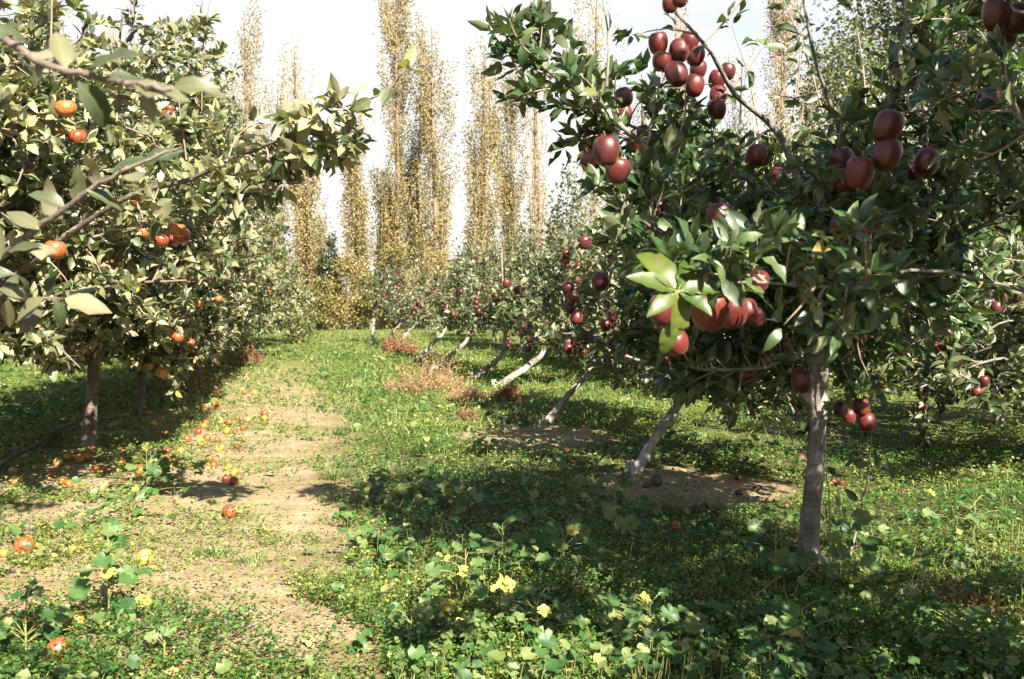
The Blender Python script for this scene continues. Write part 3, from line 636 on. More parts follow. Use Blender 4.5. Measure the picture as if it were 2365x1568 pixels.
# ---- leaning red apple trees along the right row
lean = [((1455, 1092), (1595, 885), 1.15, 2.0), ((1245, 980), (1372, 842), 1.05, 1.95), ((1140, 892), (1222, 842), 1.0, 1.9), ((1088, 872), (1128, 845), .95, 1.8),
        ((1000, 852), (1052, 808), .9, 1.75), ((962, 832), (1002, 788), .85, 1.7), ((917, 808), (940, 765), .7, 1.75), ((897, 800), (906, 765), .6, 1.7), ((858, 792), (868, 700), .8, 1.8)]
words = ['first', 'second', 'third', 'fourth', 'fifth', 'sixth', 'seventh', 'eighth', 'last']
lean[0] = lean[0][:2] + (1.25, 2.15); lean[1] = lean[1][:2] + (1.2, 2.1)
for k, (bs, tp, spd, H) in enumerate(lean):
    g0 = gnd(*bs); e = at(tp[0], tp[1], g0[1] + .15) - np.array([g0[0], g0[1], 0])
    top = np.array([e[0] * 1.55 + .05, e[1] + .3, H])
    lod = 1 if g0[1] < 10 else 2
    lab = ('red apple tree with leaning pale trunk, %s behind the upright tree in the right row' % words[k]) if k < 8 else 'small red apple tree with near upright trunk at the far end of the right row'
    f = float(np.clip(e[2] / H, .2, .6))
    root = empty('apple_tree', (g0[0], g0[1], gh(g0[0], g0[1]))); tag(root, lab, 'apple tree', 'red apple trees of the right row')
    T = Tree(lod, (.06, .095) if lod == 1 else (.075, .115))
    T.keep = lambda p, e=e, zl=(.34 if k < 2 else .62): p[2] > (zl if p[0] < e[0] + .8 else .34) and (p[0] > e[0] + .12 or p[2] > e[2] + .02 + .35 * max(0, e[0] - p[0])) and p[0] > e[0] - .75
    T.hard = T.keep
    lead = np.array([[0, 0, -.05], e * .5 + [0, 0, -.012], e, e + np.array([.22, .05, .32]), top]); Q = catmull(lead, 24)
    trunk_part(root, lead, [q_ * (1.0 if k < 2 else 1.4) for q_ in (.046, .033, .031, .030, .029, .024, .018, .011, .006)], M_bark_s, 12)
    nl = 22
    for j in range(nl):
        q = .46 + .5 * (j + .5) / nl; p = Q[int(q * 23)]; az = 2.4 * j + k
        l = spd * (1.15 - .65 * (j + .5) / nl) * U(.8, 1.15); dd = np.array([math.cos(az), math.sin(az), 0])
        dz = (U(-.8 if k < 2 else -.35, .05) if dd[0] > -.2 else U(-.3, .25)) if j < 11 else U(0, .5)
        T.branch([p, p + dd * l * .5 + [0, 0, .12 * l + dz * .3 * l], p + dd * l + [0, 0, dz * l]], .018, .005, gap=.055 if k < 3 else .075 if k < 5 else .1, ln=(.18, .42), n=(3, 5) if k < 3 else (2, 4), leafgap=.052, droop=.1)
    for j in range(7):
        p = Q[int(U(.7, 1) * 23)] + np.array([U(-.4, .4), U(-.4, .4), 0]); T.twig([p, p + [U(-.1, .1), 0, .2], p + [U(-.15, .15), 0, U(.3, .55)]], .005, .06, (1, 3))
    T.build(root, SET_M)
    tips = np.array(T.tips); sel = tips[(tips[:, 1] < .45)] if len(tips) > 40 else tips; sel = sel[rng.permutation(len(sel))]; cnt = 0
    na = [34, 36, 34, 26, 26, 22, 18, 14, 14][k]
    for p in sel:
        for q in range(int(rng.choice([1, 2, 2, 3, 4]))):
            hang_apple(root, p + np.array([U(-.05, .05), U(-.09, .0), -.03 - .06 * q]), U(.07, .088), 'red', far=True); cnt += 1
        if cnt >= na: break

# ---- red apple trees of the second row on the right, seen past the upright tree
ROW2 = [6.4, 8.7, 11.0, 13.4, 15.8, 18.2, 20.8, 23.5, 27, 31]
first = None
for k, y in enumerate(ROW2):
    x = 5.05 - ROW * y
    if k == 1: x += 1.0
    lod = 1 if k < 2 else 2
    lab = ['sunlit red apple tree with low apple cluster at the right edge behind the upright tree', 'second sunlit red apple tree behind the upright tree, beyond the apple clusters'][k] if k < 2 else 'red apple tree in the hidden row behind the right row'
    if k < 4:
        o = auto_tree('apple_tree', (x, y), (.05, .1, 2.35), 2.35, 1.25, lod, SET_M, lab, 'red apple trees behind the right row', trunk_r=.034, low_limbs=12, nl=26, low=.2, shoots=10, droop=.22, gap=.08 if lod == 1 else .1, apples=26 if lod == 1 else 20, akind='red', leafL=(.06, .095) if lod == 1 else (.075, .115))
        protoR2 = o
    else:
        o = copy_tree(protoR2); o.location = (x, y, 0); o.rotation_euler = (0, 0, 1.9 * k); o['label'] = lab
    if k == 0:
        for (vx, vy, px) in ((2160, 768, 30), (2185, 772, 36), (2196, 796, 36), (2170, 802, 30), (2195, 822, 28), (2312, 690, 30), (2300, 710, 30), (2272, 880, 28), (2255, 905, 26), (2290, 560, 26)):
            d = 5.5; hang_apple(o, at(vx, vy, d) - np.array([x, y, gh(x, y)]), px / 2.309 / FPX * d, 'red', far=True)
        TT = Tree(1); TT.branch([(-.1, -.2, .75), (-.5, -.7, .72), at(2300, 885, 5.6) - np.array([x, y, 0]), at(2190, 850, 5.4) - np.array([x, y, 0])], .016, .005, gap=.07, ln=(.12, .3), n=(2, 4)); 
        TT.build(o, SET_M)

# ---- left row: big pale leaved trees with orange and yellow apples
PL = np.zeros(3)
LY = [5.0, 7.55, 9.9, 12.3, 14.7, 17.1, 19.5, 22.0, 24.5, 27.0]
# tree beside the camera (trunk outside the frame): near branches only reach in
lb = np.array([-2.25, 2.7, 0.0]); PL = lb
root = empty('apple_tree', tuple(lb)); tag(root, 'apple tree at the left edge whose blurred near branches cross the upper left corner', 'apple tree', 'striped apple trees of the left row')
T = Tree(0, (.07, .11), keep=lambda p: not inframe(p + PL) and (p + PL)[0] < -.9); T.hard = T.keep
trunk_part(root, [(0, 0, -.05), (.02, 0, .4), (.0, .02, .9), (0, .02, 1.5), (.03, 0, 2.4)], [.075, .06, .055, .035, .012], M_bark_d, 14)
for k in range(15):
    q = .8 + 1.7 * k / 15; az = 2.4 * k; l = U(.7, 1.1); dd = np.array([math.cos(az), math.sin(az), 0]); p = np.array([0, 0, q])
    T.branch([p, p + dd * l * .5 + [0, 0, .15], p + dd * l + [0, 0, .2]], .02, .005, gap=.09, n=(2, 4), leafgap=.06)
T.keep = None
wl = lambda vx, vy, d: at(vx, vy, d) - PL
T.limbs.append((catmull([np.array([0, 0, 1.3]), wl(-260, 20, 1.7), wl(0, 92, 1.42), wl(110, 152, 1.34), wl(300, 192, 1.28), wl(395, 205, 1.26)], 30), .0075, .0028))
T.limbs.append((catmull([np.array([0, 0, .9]), wl(-120, 680, 2.3), wl(0, 590, 2.05), wl(110, 510, 1.95), wl(220, 430, 1.9), wl(330, 375, 1.85), wl(420, 340, 1.83)], 30), .0105, .0021))
T.limbs.append((catmull([np.array([0, 0, .9]), wl(-100, 700, 2.3), wl(60, 690, 2.1), wl(150, 690, 2.05)], 20), .006, .002))
def hand_leaves(T, lst, d):
    for (bx, by, tx, ty, dd, nn) in lst:
        o_, e = wl(bx, by, d + dd), wl(tx, ty, d + dd + U(-.04, .04))
        T.O.append(o_[None]); T.A.append((e - o_)[None]); T.N.append(np.array([[U(-.2, .4), -.75 * nn, .65 * nn + U(-.2, .2)]])); T.L.append(np.array([np.linalg.norm(e - o_)]))
hand_leaves(T, [(205, 165, 305, 88, 0, 1), (150, 160, 130, 60, .05, 1), (300, 190, 440, 225, -.02, 1), (395, 205, 495, 160, .03, 1), (180, 190, 285, 300, 0, 1), (330, 200, 350, 285, 0, -1), (40, 110, 60, 210, .1, 1),
                (60, 130, 150, 110, .1, -1), (0, 90, 40, 20, .1, 1), (110, 150, 60, 200, .05, 1), (-20, 70, 90, 60, .05, 1), (100, 150, 200, 130, .1, -1), (240, 185, 330, 160, .05, 1)], 1.3)
hand_leaves(T, [(330, 378, 420, 340, 0, 1), (260, 410, 330, 345, .05, 1), (220, 430, 220, 340, .05, -1), (150, 480, 60, 420, .05, 1), (110, 510, 130, 410, .1, -1), (200, 440, 290, 470, 0, 1), (90, 530, 10, 470, .05, 1), (60, 560, 140, 600, 0, -1),
                (280, 400, 360, 420, .05, -1), (20, 580, 100, 570, .0, 1), (0, 600, -20, 500, 0, 1), (180, 470, 180, 380, .1, 1)], 1.9)
hand_leaves(T, [(150, 690, 260, 730, 0, 1), (130, 690, 150, 770, 0, 1), (100, 690, 20, 740, 0, 1), (110, 690, 140, 620, .05, 1), (60, 690, -10, 650, .05, 1), (50, 690, 90, 650, 0, -1), (150, 690, 230, 660, .05, -1), (90, 690, 60, 780, .05, -1), (10, 690, 40, 620, .05, 1), (20, 690, 20, 760, 0, 1)], 2.05)
T.build(root, (M_leaf_n, M_twig, M_bark_d), .44)
for vx, vy, px in [(128, 576, 50), (152, 250, 48)]:
    d = 184 / px * .85 - (.3 if vy < 300 else .8); d = max(d, 2.1); hang_apple(root, wl(vx, vy, d), px / 2.309 / FPX * d, 'orange')

AP_L0 = [(132, 300, 36), (180, 315, 40), (388, 265, 30), (393, 250, 20), (318, 395, 32), (318, 462, 36), (330, 537, 32), (372, 555, 36), (408, 530, 42), (420, 545, 40), (402, 552, 34), (142, 632, 26), (240, 445, 28), (430, 605, 22), (455, 700, 22), (410, 778, 28),
        (70, 400, 28), (215, 480, 26), (310, 600, 20), (505, 690, 18), (480, 640, 20), (372, 860, 26), (440, 790, 20), (345, 845, 20), (265, 620, 20)]
lwords = ['nearest striped apple tree in view on the left, with long branch over the track', 'striped apple tree on leaning grey trunk at left, fallen apples round its foot', 'striped apple tree on slim dark trunk just behind the leaning grey trunk at left',
          'fourth striped apple tree along the left row, low branches over dry weeds', 'fifth striped apple tree along the left row', 'sixth striped apple tree along the left row', 'seventh striped apple tree along the left row', 'eighth striped apple tree along the left row, small orange apples facing the track', 'ninth striped apple tree along the left row', 'last striped apple tree along the left row, beside the poplars']
AP_L = [(a, b_, c, float(np.clip(184 / c, 4.5, 6.9))) for a, b_, c in AP_L0]
def lkeep(p):
    vx, vy = proj(p)
    for a, b_, c, d in AP_L:
        if c >= 26 and abs(vx - a) < c * .68 and -c * .8 < vy - b_ < c * .68 and p[1] < d + .03: return False
    if p[2] < .48: return False
    if p[1] < 2.9: return False
    if srow(p[0], p[1]) > -1.64 + np.interp(p[2], [.4, 1.0, 1.5, 2.1, 3.5], [.70, .80, 1.20, 1.45, 1.25]): return False
    vx, vy = proj(p)
    if vy < 170 and vnoise(p[0] * 1.7 + p[1], p[2] * 1.3 + 9, .16) > np.interp(vy, [-100, 170], [.02, .45]): return False      # gaps between the upright shoots
    lim = np.interp(vy, [-300, 0, 100, 200, 330, 440, 560, 700, 900], [420, 470, 520, 560, 620, 680, 690, 660, 600])
    if vx > lim: return False
    # beneath the crowns the ground and the trunks stay in view
    if vx < 330 and vy > np.interp(vx, [0, 150, 190, 270, 330], [800, 850, 800, 800, 845]) and p[1] < 8.5: return False
    return True
for k, y in enumerate(LY):
    x = -1.64 - ROW * y
    lod = 0 if k < 1 else 1 if k < 3 else 2
    H = 3.3 if k < 4 else 3.45; spd = 1.6
    if k == 0: x -= .16
    if k == 1: x, y = gnd(205, 1035)[:2]
    if k == 2: x, y = gnd(325, 952)[:2]
    if k < 6:
        o = auto_tree('apple_tree', (x, y), ((.25 if k == 1 else .05), .15, H), H, spd, lod, SET_L, lwords[k], 'striped apple trees of the left row', low_limbs=22 if k < 5 else 14, nl=40 if k < 3 else 30, low=.17, shoots=26, droop=.16,
                      n=(3, 5) if k < 3 else (2, 4), gap=.055 if k < 3 else .075, ln=(.2, .5), apples=(8 if k < 3 else 14), akind='orange', adia=(.055, .075), keep=lkeep, leafL=(.06, .095) if lod < 2 else (.08, .12), trunk_r=(.045, .042, .032)[k] if k < 3 else .05, leafgap=.05)
        if k == 5: protoL = o
    else:
        o = copy_tree(protoL); o.location = (x, y, 0); o.rotation_euler = (0, 0, 1.7 * k); o['label'] = lwords[k]; o.scale = (1, 1, U(.95, 1.08))
    Pb = np.array([x, y, gh(x, y)])
    if k == 0:
        T = Tree(0, (.06, .10)); wk = lambda vx, vy, d: at(vx, vy, d) - Pb
        T.branch([np.array([0, 0, 1.0]), wk(250, 480, 4.5), wk(450, 410, 4.2), wk(560, 355, 4.0), wk(700, 305, 3.8), wk(810, 265, 3.7)], .015, .004, start=.3, gap=.075, ln=(.12, .26), n=(2, 3), droop=.6, up=.1)
        T.hard = None
        P_ = [wk(800, 245, 3.72), wk(850, 230, 3.65), wk(900, 205, 3.62), wk(935, 160, 3.6)]
        T.twig(P_, .005, .07, (1, 2), .1)
        T.branch([wk(560, 345, 4.0), wk(640, 330, 4.0), wk(720, 300, 3.9), wk(780, 300, 3.85)], .008, .003, start=.1, gap=.06, ln=(.1, .22), n=(2, 4), droop=.5, up=0)
        T.build(o, SET_L)
    if k in (0, 1):
        for vx, vy, px, d in AP_L:
            if (d < 5.9) == (k == 0): hang_apple(o, at(vx, vy, d) - Pb, px / 2.309 / FPX * d, 'orange' if rng.random() < .65 else 'mixed')
    if k == 7:
        for vx, vy, px in [(648, 722, 14), (660, 716, 14), (700, 690, 9)]:
            d = 13.0; hang_apple(o, (at(vx, vy, d) - Pb), .075, 'orange', far=True).rotation_euler = (0, 0, 0)
# second row on the left, low and in shade beyond the trunks
for k, y in enumerate([8.5, 11.5, 15, 19]):
    x = -6.6 - ROW * y; o = copy_tree(protoL); o.location = (x, y, 0); o.rotation_euler = (0, 0, .8 + 2.1 * k)
    o['label'] = 'apple tree of the next row left, mostly hidden behind the left row'; o['group'] = 'apple trees of the next row left'

# ------------------------------------------------------------------ poplars and the far hedge line
def poplar(vx, vtop, d, width, label, nleaf=6500, seed=0, green=False, sparse=1.0, bottom=None, lean=0.0):
    base = at(vx, 700, d); x = base[0]; H = at(vx, vtop, d)[2]
    root = empty('poplar_tree', (x, d, 0)); tag(root, label, 'poplar', 'golden poplars of the windbreak')
    t_ = MB(); lead = [(0, 0, -.1), (.05, 0, H * .3), (lean * .5, 0, H * .65), (lean, 0, H * .98)]
    Q = catmull(lead, 30); tube(t_, Q, [.17, .12, .07, .015], 8, bump=.04); t_.build('trunk', M_bark_p, root)
    c = MB(); O = []; 
    nb = int(85 * H / 13); wd = width / 2
    for k in range(nb):
        q = U(.01, .9) ** 1.05; p = Q[int(q * 29)]; az = U(0, 6.28); l = U(1.6, 3.6) * (1.15 - .5 * q)
        rr = wd * U(.35, 1.15) * min(1, (1.04 - q) / .28 + .2); dd = np.array([math.cos(az), math.sin(az), 0])
        P = np.array([p, p + dd * rr * .7 + [0, 0, l * .3], p + dd * rr * .95 + [0, 0, l * .65], p + dd * rr + [0, 0, l]])
        P = P[:, :] * np.array([1, 1, 1]); B = catmull(P, 7); tube(c, B, [.018, .006], 3, mat=1, cap=False)
        m = int(1.55 * nleaf / nb * l / 2.4 * sparse); j = U(.12, 1, m) * 6; a = np.minimum(j.astype(int), 5); f = (j - a)[:, None]
        O.append(B[a] * (1 - f) + B[a + 1] * f + rng.normal(size=(m, 3)) * np.array([.12, .12, .15]))
        for q2 in range(2):                      # fine upright side twigs
            s0 = B[int(rng.integers(1, 6))]; e = s0 + np.array([U(-.14, .14), U(-.14, .14), U(.5, 1.0)]); tube(c, [s0, e], [.007, .003], 3, mat=1, cap=False)
    O = np.concatenate(O); O = O[O[:, 2] < H * 1.02]; n = len(O)
    # leaf colour drifts through the crown in clumps of its own
    cl = .5 + .5 * vnoise(O[:, 2] + seed * 7, O[:, 0] * 1.5 + O[:, 1] * .7, .9)
    leaves(c, O, rvec(n) + np.array([0, 0, -.3]), rvec(n), U(.06, .105, n), U(.05, .095, n), fold=U(0, .4, n), curl=.3, S=3, mat=0, rnd=np.clip(cl * .6 + rng.random(n) * .4, 0, 1))
    c.build('crown', [M_poplar_g if green else M_poplar, M_twig_p], root); return root
PP = [(578, 15, 41, 1.25, 'tall thin pale poplar at far left, its top above the left apple trees', 5200, 0, .8),
      (690, 95, 44, 1.5, 'thin faded poplar rising beside the left apple trees', 3000, 0, .6),
      (712, 330, 39, 1.3, 'bushy golden poplar low against the end of the left apple row', 6500, 0, 1),
      (640, 180, 46, 1.3, 'sparse poplar behind the left apple trees, between two taller poplars', 3500, 0, .7),
      (820, 270, 41, .95, 'short narrow bright yellow poplar standing alone at the end of the track', 6000, 0, 1),
      (882, 395, 42, .9, 'low slim poplar on the left side of the tallest central poplar', 4200, 1, .9),
      (918, -130, 42, 1.3, 'tallest central poplar, its top out of the picture', 9500, 0, 1),
      (962, 240, 43, 1.2, 'poplar wedged between the tallest poplar and the broad pale topped poplar', 5600, 0, 1),
      (1004, 45, 41, 1.5, 'broad pale topped golden poplar on the left of the sky gap', 8600, 0, 1),
      (1112, 100, 41, 1.35, 'golden poplar on the right of the sky gap', 7400, 0, 1),
      (1180, 160, 42, 1.25, 'dark tinged poplar just right of the one beside the sky gap', 6600, 1, 1),
      (1236, -60, 44, .95, 'thin almost leafless poplar above the middle of the leaning row', 2300, 0, .6),
      (1370, -80, 42, 1.9, 'pale sparse poplar behind the left tip of the upright apple tree', 4200, 0, .7),
      (1560, -20, 43, 1.4, 'poplar hidden behind the crown of the upright apple tree', 4200, 0, .8),
      (1700, 120, 44, 1.4, 'faint sparse poplar seen through the shoots of the upright apple tree', 2600, 0, .6),
      (1800, -120, 41, 1.2, 'tall golden poplar seen between upright shoots at right', 6200, 0, 1),
      (1868, 190, 43, 1.3, 'thin poplar right of the tall one seen between shoots', 3200, 0, .7)]
for k, (vx, vt, d, wd, lab, nl, gr, spz) in enumerate(PP): poplar(vx, vt, d, wd * 1.12, lab, nl, k, bool(gr), spz, lean=U(-.2, .2))

def shrub(name, vx, vtop, d, wd, label, cat, mats, nleaf=2500, leaf=(.06, .1), group=None, clump=14, trunk=True, zlow=.05):
    base = at(vx, 700, d); H = at(vx, vtop, d)[2]; root = empty(name, (base[0], d, 0)); tag(root, label, cat, group)
    tb = MB(); tube(tb, [(0, 0, -.05), (.03, .02, H * .35), (0, 0, H * .7)], [.03 + .012 * H, .03 + .006 * H, .01], 7, bump=.05)
    c = MB(); O = []
    for k in range(clump):
        z = H * (zlow + (1 - zlow) * U(.1, .95)); rr = wd / 2 * math.sqrt(max(.1, 1 - (2 * z / H - .9) ** 2 * .8)); az = U(0, 6.28); q = rr * U(.2, 1)
        e = np.array([math.cos(az) * q, math.sin(az) * q, z]); tube(tb, [(0, 0, z * .45), e * .6 + [0, 0, z * .2], e], [.02 + .004 * H, .01, .004], 5, cap=False)
        m = int(nleaf / clump); O.append(e + rng.normal(size=(m, 3)) * np.array([wd * .11, wd * .11, H * .07]))
    O = np.concatenate(O); O = O[O[:, 2] > .03]; n = len(O)
    leaves(c, O, rvec(n), rvec(n) + np.array([0, 0, .5]), U(*leaf, n), U(*leaf, n) * .6, fold=U(0, .4, n), curl=.5, S=3)
    c.build('crown', [mats[0]], root); tb.build('trunk', mats[1], root); return root
shrub('shrub', 764, 545, 39, .9, 'dark narrow shrub between the left apple row and the lone yellow poplar', 'shrub', (M_darkleaf, M_bark_p), 3600, (.1, .15))
shrub('shrub', 690, 655, 26, 1.1, 'round green bush at the end of the left row', 'shrub', (M_broad, M_stem_d), 3000, (.05, .09))
shrub('shrub', 1075, 565, 39, 1.6, 'dark bush at the foot of the sky gap', 'shrub', (M_darkleaf, M_bark_p), 2400, (.1, .16))
shrub('shrub', 745, 650, 37, 1.2, 'yellow leaved bush at the foot of the dark narrow shrub', 'shrub', (M_poplar_g, M_bark_p), 3000, (.08, .13))
shrub('shrub', 905, 560, 40, 2.2, 'low golden bush at the foot of the tallest central poplar', 'shrub', (M_poplar_g, M_bark_p), 4000, (.09, .14))
shrub('young_tree', 1298, 395, 22, 1.0, 'young dark green tree rising above the leaning apple row', 'tree', (M_darkleaf, M_bark_p), 1900, (.07, .11), zlow=.3)
shrub('broadleaf_tree', 1945, 90, 24, 2.6, 'green yellow broadleaf tree rising behind the second right row', 'tree', (M_broad, M_bark_p), 9000, (.08, .13), clump=34, zlow=.35)
shrub('broadleaf_tree', 2200, -260, 26, 6.0, 'big dark broadleaf tree filling the sky at the upper right', 'tree', (M_darkleaf, M_bark_p), 22000, (.12, .19), clump=70, zlow=.25)
for vx, vt, wd, lab in ((800, 600, 1.6, 'golden bush at the foot of the lone yellow poplar'), (855, 640, 1.8, 'golden bush right of the lone yellow poplar'), (760, 660, 1.5, 'golden bush under the dark narrow shrub'), (985, 580, 2.2, 'golden bush at the foot of the broad pale topped poplar'), (1130, 570, 2.2, 'golden bush right of the sky gap')):
    shrub('shrub', vx, vt, 38.5, wd, lab, 'shrub', (M_poplar, M_bark_p), 3600, (.08, .13))
# the rest of the windbreak behind, and a low wood on the skyline
for k, (vx, vt, d, wd) in enumerate([(300, 60, 46, 1.4), (420, 200, 47, 1.4), (100, 100, 46, 1.5), (2060, 60, 46, 1.4), (1480, 180, 45, 1.3)]):
    o = poplar(vx, vt, d, wd, ['golden poplar hidden behind the left apple trees', 'golden poplar hidden behind the left apple trees', 'golden poplar hidden behind the left apple trees', 'golden poplar hidden behind the right apple trees', 'golden poplar hidden behind the right apple trees'][k], 3000, 40 + k, False, .8)
    o['group'] = 'windbreak poplars hidden behind apple trees'

# ------------------------------------------------------------------ ground plants
def density_sample(n, y0=1.3, y1=40, xl=-1.0, xr=1.0):
    """points thick near the camera, thinning with distance as the eye sees them"""
    a = 1 / y0; b = 1 / y1; y = 1 / U(b, a, n)
    hw = .56 * y + .25
    return U(-1, 1, n) * hw, y
def cover_mask(x, y):
    s = srow(x, y) + .28 * vnoise(x, y, .55) + .15 * vnoise(x, y, .2)
    nb = vnoise(x, y, 1.1); n2 = vnoise(x, y, .45)
    dens = np.zeros_like(x)
    right = (s > .16) & (s < 1.7); dens[right] = 1.0
    strip = (s >= 1.7) & (s < 2.45) & (y > 5.3); dens[(s >= 1.7) & (s < 2.45)] = 1; dens[strip] = np.where((nb + .6 * n2)[strip] > -.35, .95, .3)
    # the earth thrown up round the leaning trees is bare
    bx, by = gnd(1590, 1125)[:2]; bare1 = ((x - bx) / .62) ** 2 + ((y - by) / .62) ** 2 + .5 * n2 < 1
    bx, by = gnd(1250, 1010)[:2]; bare2 = ((x - bx) / .7) ** 2 + ((y - by) / .75) ** 2 + .5 * n2 < 1
    dens[s >= 2.45] = np.where((nb + .5 * n2)[s >= 2.45] > -.55, 1.0, .25)
    dens[bare1 | bare2] = .16
    path = (s <= .16) & (s > -.75); dens[path] = np.where((nb * .6 + n2)[path] > .33, .5, .09)
    left = (s <= -.75) & (s > -2.0); dens[left] = np.where((nb * .5 + n2)[left] > .05, .85, .16)
    dens[s <= -2.0] = 1.0
    far = np.clip((y - np.where((s < .0) & (s > -1.0), 14.5, 8.0)) / 5, 0, 1); dens = np.maximum(dens, far * np.where(n2 > -.55 + .35 * (s < .1), .9, .3) * (s > -1.9))
    return dens, s
# clover like low cover
N = 125000; x, y = density_sample(N, 1.5, 34); dn, s = cover_mask(x, y); k = (rng.random(N) < dn); x, y, s = x[k], y[k], s[k]; n = len(x)
mbc = MB(); f = np.clip(y / 6, .75, 3.2); hgt = U(.01, .10, n) * np.where(s > -.6, 1, .8) * np.clip(.55 + .7 * vnoise(x, y, .5), .25, 1.3)
for q in range(4):
    C = np.stack([x + U(-.03, .03, n) * f, y + U(-.03, .03, n) * f, gh(x, y) + hgt * U(.5, 1.2, n) + .004], -1)
    L = U(.011, .027, n) * f; leaves(mbc, C, rvec(n) * np.array([1, 1, .45]), np.array([0, 0, 1.]) + rvec(n) * .55, L, L * U(.6, .95, n), fold=U(0, .4, n), curl=U(0, .8, n), S=3, rnd=np.clip(rng.random(n) * .8 + .25 * vnoise(x, y, .6) + .1, 0, 1))
tag(mbc.build('clover', M_clover), 'low clover and small leaved weeds covering the orchard floor', 'clover', kind='stuff')
# grass blades
N = 52000; x, y = density_sample(N, 1.5, 42); dn, s = cover_mask(x, y); dn = dn * np.where(vnoise(x, y, .8) > -.15, 1, .35); k = rng.random(N) < dn; x, y, s = x[k], y[k], s[k]; n = len(x)
mbg = MB(); f = np.clip(y / 6, .8, 3)
A = rvec(n) * np.array([.55, .55, .1]) + np.array([0, 0, 1.]); L = U(.03, .11, n) * np.clip(f, .8, 1.5) * np.where(s < .16, .65, 1)
leaves(mbg, np.stack([x, y, gh(x, y) - .004], -1), A, rvec(n) * np.array([1, 1, .2]), L, U(.003, .006, n) * f, fold=.3, curl=U(.2, 1.6, n), S=4, shape='grass', rnd=np.clip(rng.random(n) * .75 + .3 * vnoise(x, y, .9) + .15, 0, 1))
N = 30000; y = U(7.5, 40, N) ** 1.0; x = U(-.5, .32, N) * y; dn, s = cover_mask(x, y); k = rng.random(N) < dn * .9; x, y = x[k], y[k]; n = len(x); f = np.clip(y / 6, .8, 3)
A = rvec(n) * np.array([.7, .7, .1]) + np.array([0, 0, 1.]); leaves(mbg, np.stack([x, y, gh(x, y) - .004], -1), A, rvec(n) * np.array([1, 1, .2]), U(.04, .10, n) * np.clip(f, 1, 1.4), U(.006, .012, n) * f, fold=.3, curl=U(.2, 1.4, n), S=3, shape='grass', rnd=np.clip(.3 + rng.random(n) * .5 + .25 * vnoise(x, y, 1.4), 0, 1))
tag(mbg.build('grass', M_grass), 'short green grass growing among the weeds', 'grass', kind='stuff')
# mallow leaves on thin stalks: the lush patches
N = 15000; x, y = density_sample(N, 1.6, 16); dn, s = cover_mask(x, y)
pm = np.where(s > .16, np.where(vnoise(x, y, .7) > -.1, .70, .18) * np.where(s > 1.5, np.where(y < 5, .8, .35), 1), np.where(s < -.75, .5, .05)); k = (rng.random(N) < dn * pm) & (y < 13); x, y, s = x[k], y[k], s[k]; n = len(x)
mbm = MB(); f = np.clip(y / 5, .8, 1.8); h = U(.03, .15, n) * np.clip(.7 + .6 * vnoise(x, y, .6), .3, 1.3) * np.where(y < 5, 1, .8)
C = np.stack([x, y, gh(x, y) + h], -1); Rr = (.010 + .026 * rng.random(n) ** 1.6) * f
lobed(mbm, C, np.array([.05, -.25, 1.]) + rvec(n) * .55, Rr)
nr = y < 5.5
for c, hh in zip(C[nr], h[nr]):
    e = c - np.array([U(-.04, .04), U(-.04, .04), hh]); tube(mbm, [e, c], [.0016, .0012], 3, mat=1, cap=False)
tag(mbm.build('mallow_patch', [M_mallow, M_stem]), 'patches of round leaved mallow spreading beside the track', 'mallow', kind='stuff')
# leaf litter
N = 24000; x, y = density_sample(N, 1.5, 22); s = srow(x, y) + .2 * vnoise(x, y, .4)
pl = np.where((s < -.55) & (s > -2.4), .8, np.where((s < .2) & (s > -.6), .34, .16)); k = (rng.random(N) < pl * np.clip(.6 + vnoise(x, y, .5), .1, 1)); x, y = x[k], y[k]; n = len(x)
mbl = MB(); L = U(.010, .036, n) * np.clip(y / 6, .8, 1.5) * np.where(rng.random(n) < .12, 1.7, 1)
leaves(mbl, np.stack([x, y, gh(x, y) + U(.004, .016, n)], -1), rvec(n) * np.array([1, 1, .15]), np.array([0, 0, 1.]) + rvec(n) * .35, L, L * U(.35, .65, n), fold=U(0, .7, n), curl=U(-.8, 1.2, n), S=4)
N = 16000; x, y = density_sample(N, 1.5, 16); s = srow(x, y); k = (s < .35) & (s > -2.3) & (vnoise(x, y, .6) > -.5); x, y = x[k], y[k]; n = len(x)
leaves(mbl, np.stack([x, y, gh(x, y) + U(.002, .010, n)], -1), rvec(n) * np.array([1, 1, .12]), np.array([0, 0, 1.]) + rvec(n) * .3, U(.02, .07, n) * np.clip(y / 6, .8, 1.4), U(.0018, .0042, n) * np.clip(y / 5, .8, 1.8), fold=.1, curl=U(-.4, .6, n), S=3, shape='grass', rnd=U(.2, 1, n))
tag(mbl.build('leaf_litter', M_litter), 'brown and tan dry leaf litter strewn under the left trees', 'leaf litter', kind='stuff')
# crumbs of earth and twigs
N = 20000; x, y = density_sample(N, 1.6, 14); s = srow(x, y); k = ((s < .15) & (s > -2)) | ((s > 1.6) & (s < 2.6) & (y > 4.5)); x, y = x[k], y[k]; n = len(x)
mbs = MB(); r = (.002 + .011 * rng.random(n) ** 2.5) * np.clip(y / 6, .6, 1.6)
oct_ = np.array([[1, 0, 0], [0, 1, 0], [-1, 0, 0], [0, -1, 0], [0, 0, .7], [0, 0, -.7]]); fo = np.array([[0, 1, 4], [1, 2, 4], [2, 3, 4], [3, 0, 4], [1, 0, 5], [2, 1, 5], [3, 2, 5], [0, 3, 5]])
V = np.stack([x, y, gh(x, y) + .002], -1)[:, None] + r[:, None, None] * oct_[None] * U(.6, 1.3, (n, 6, 1)); mbs.add(V, fo[None] + np.arange(n)[:, None, None] * 6)
M_crumb = plain('soil_crumb', [(.3, (.10, .07, .045)), (.7, (.30, .23, .15))], scale=3, rough=.95)
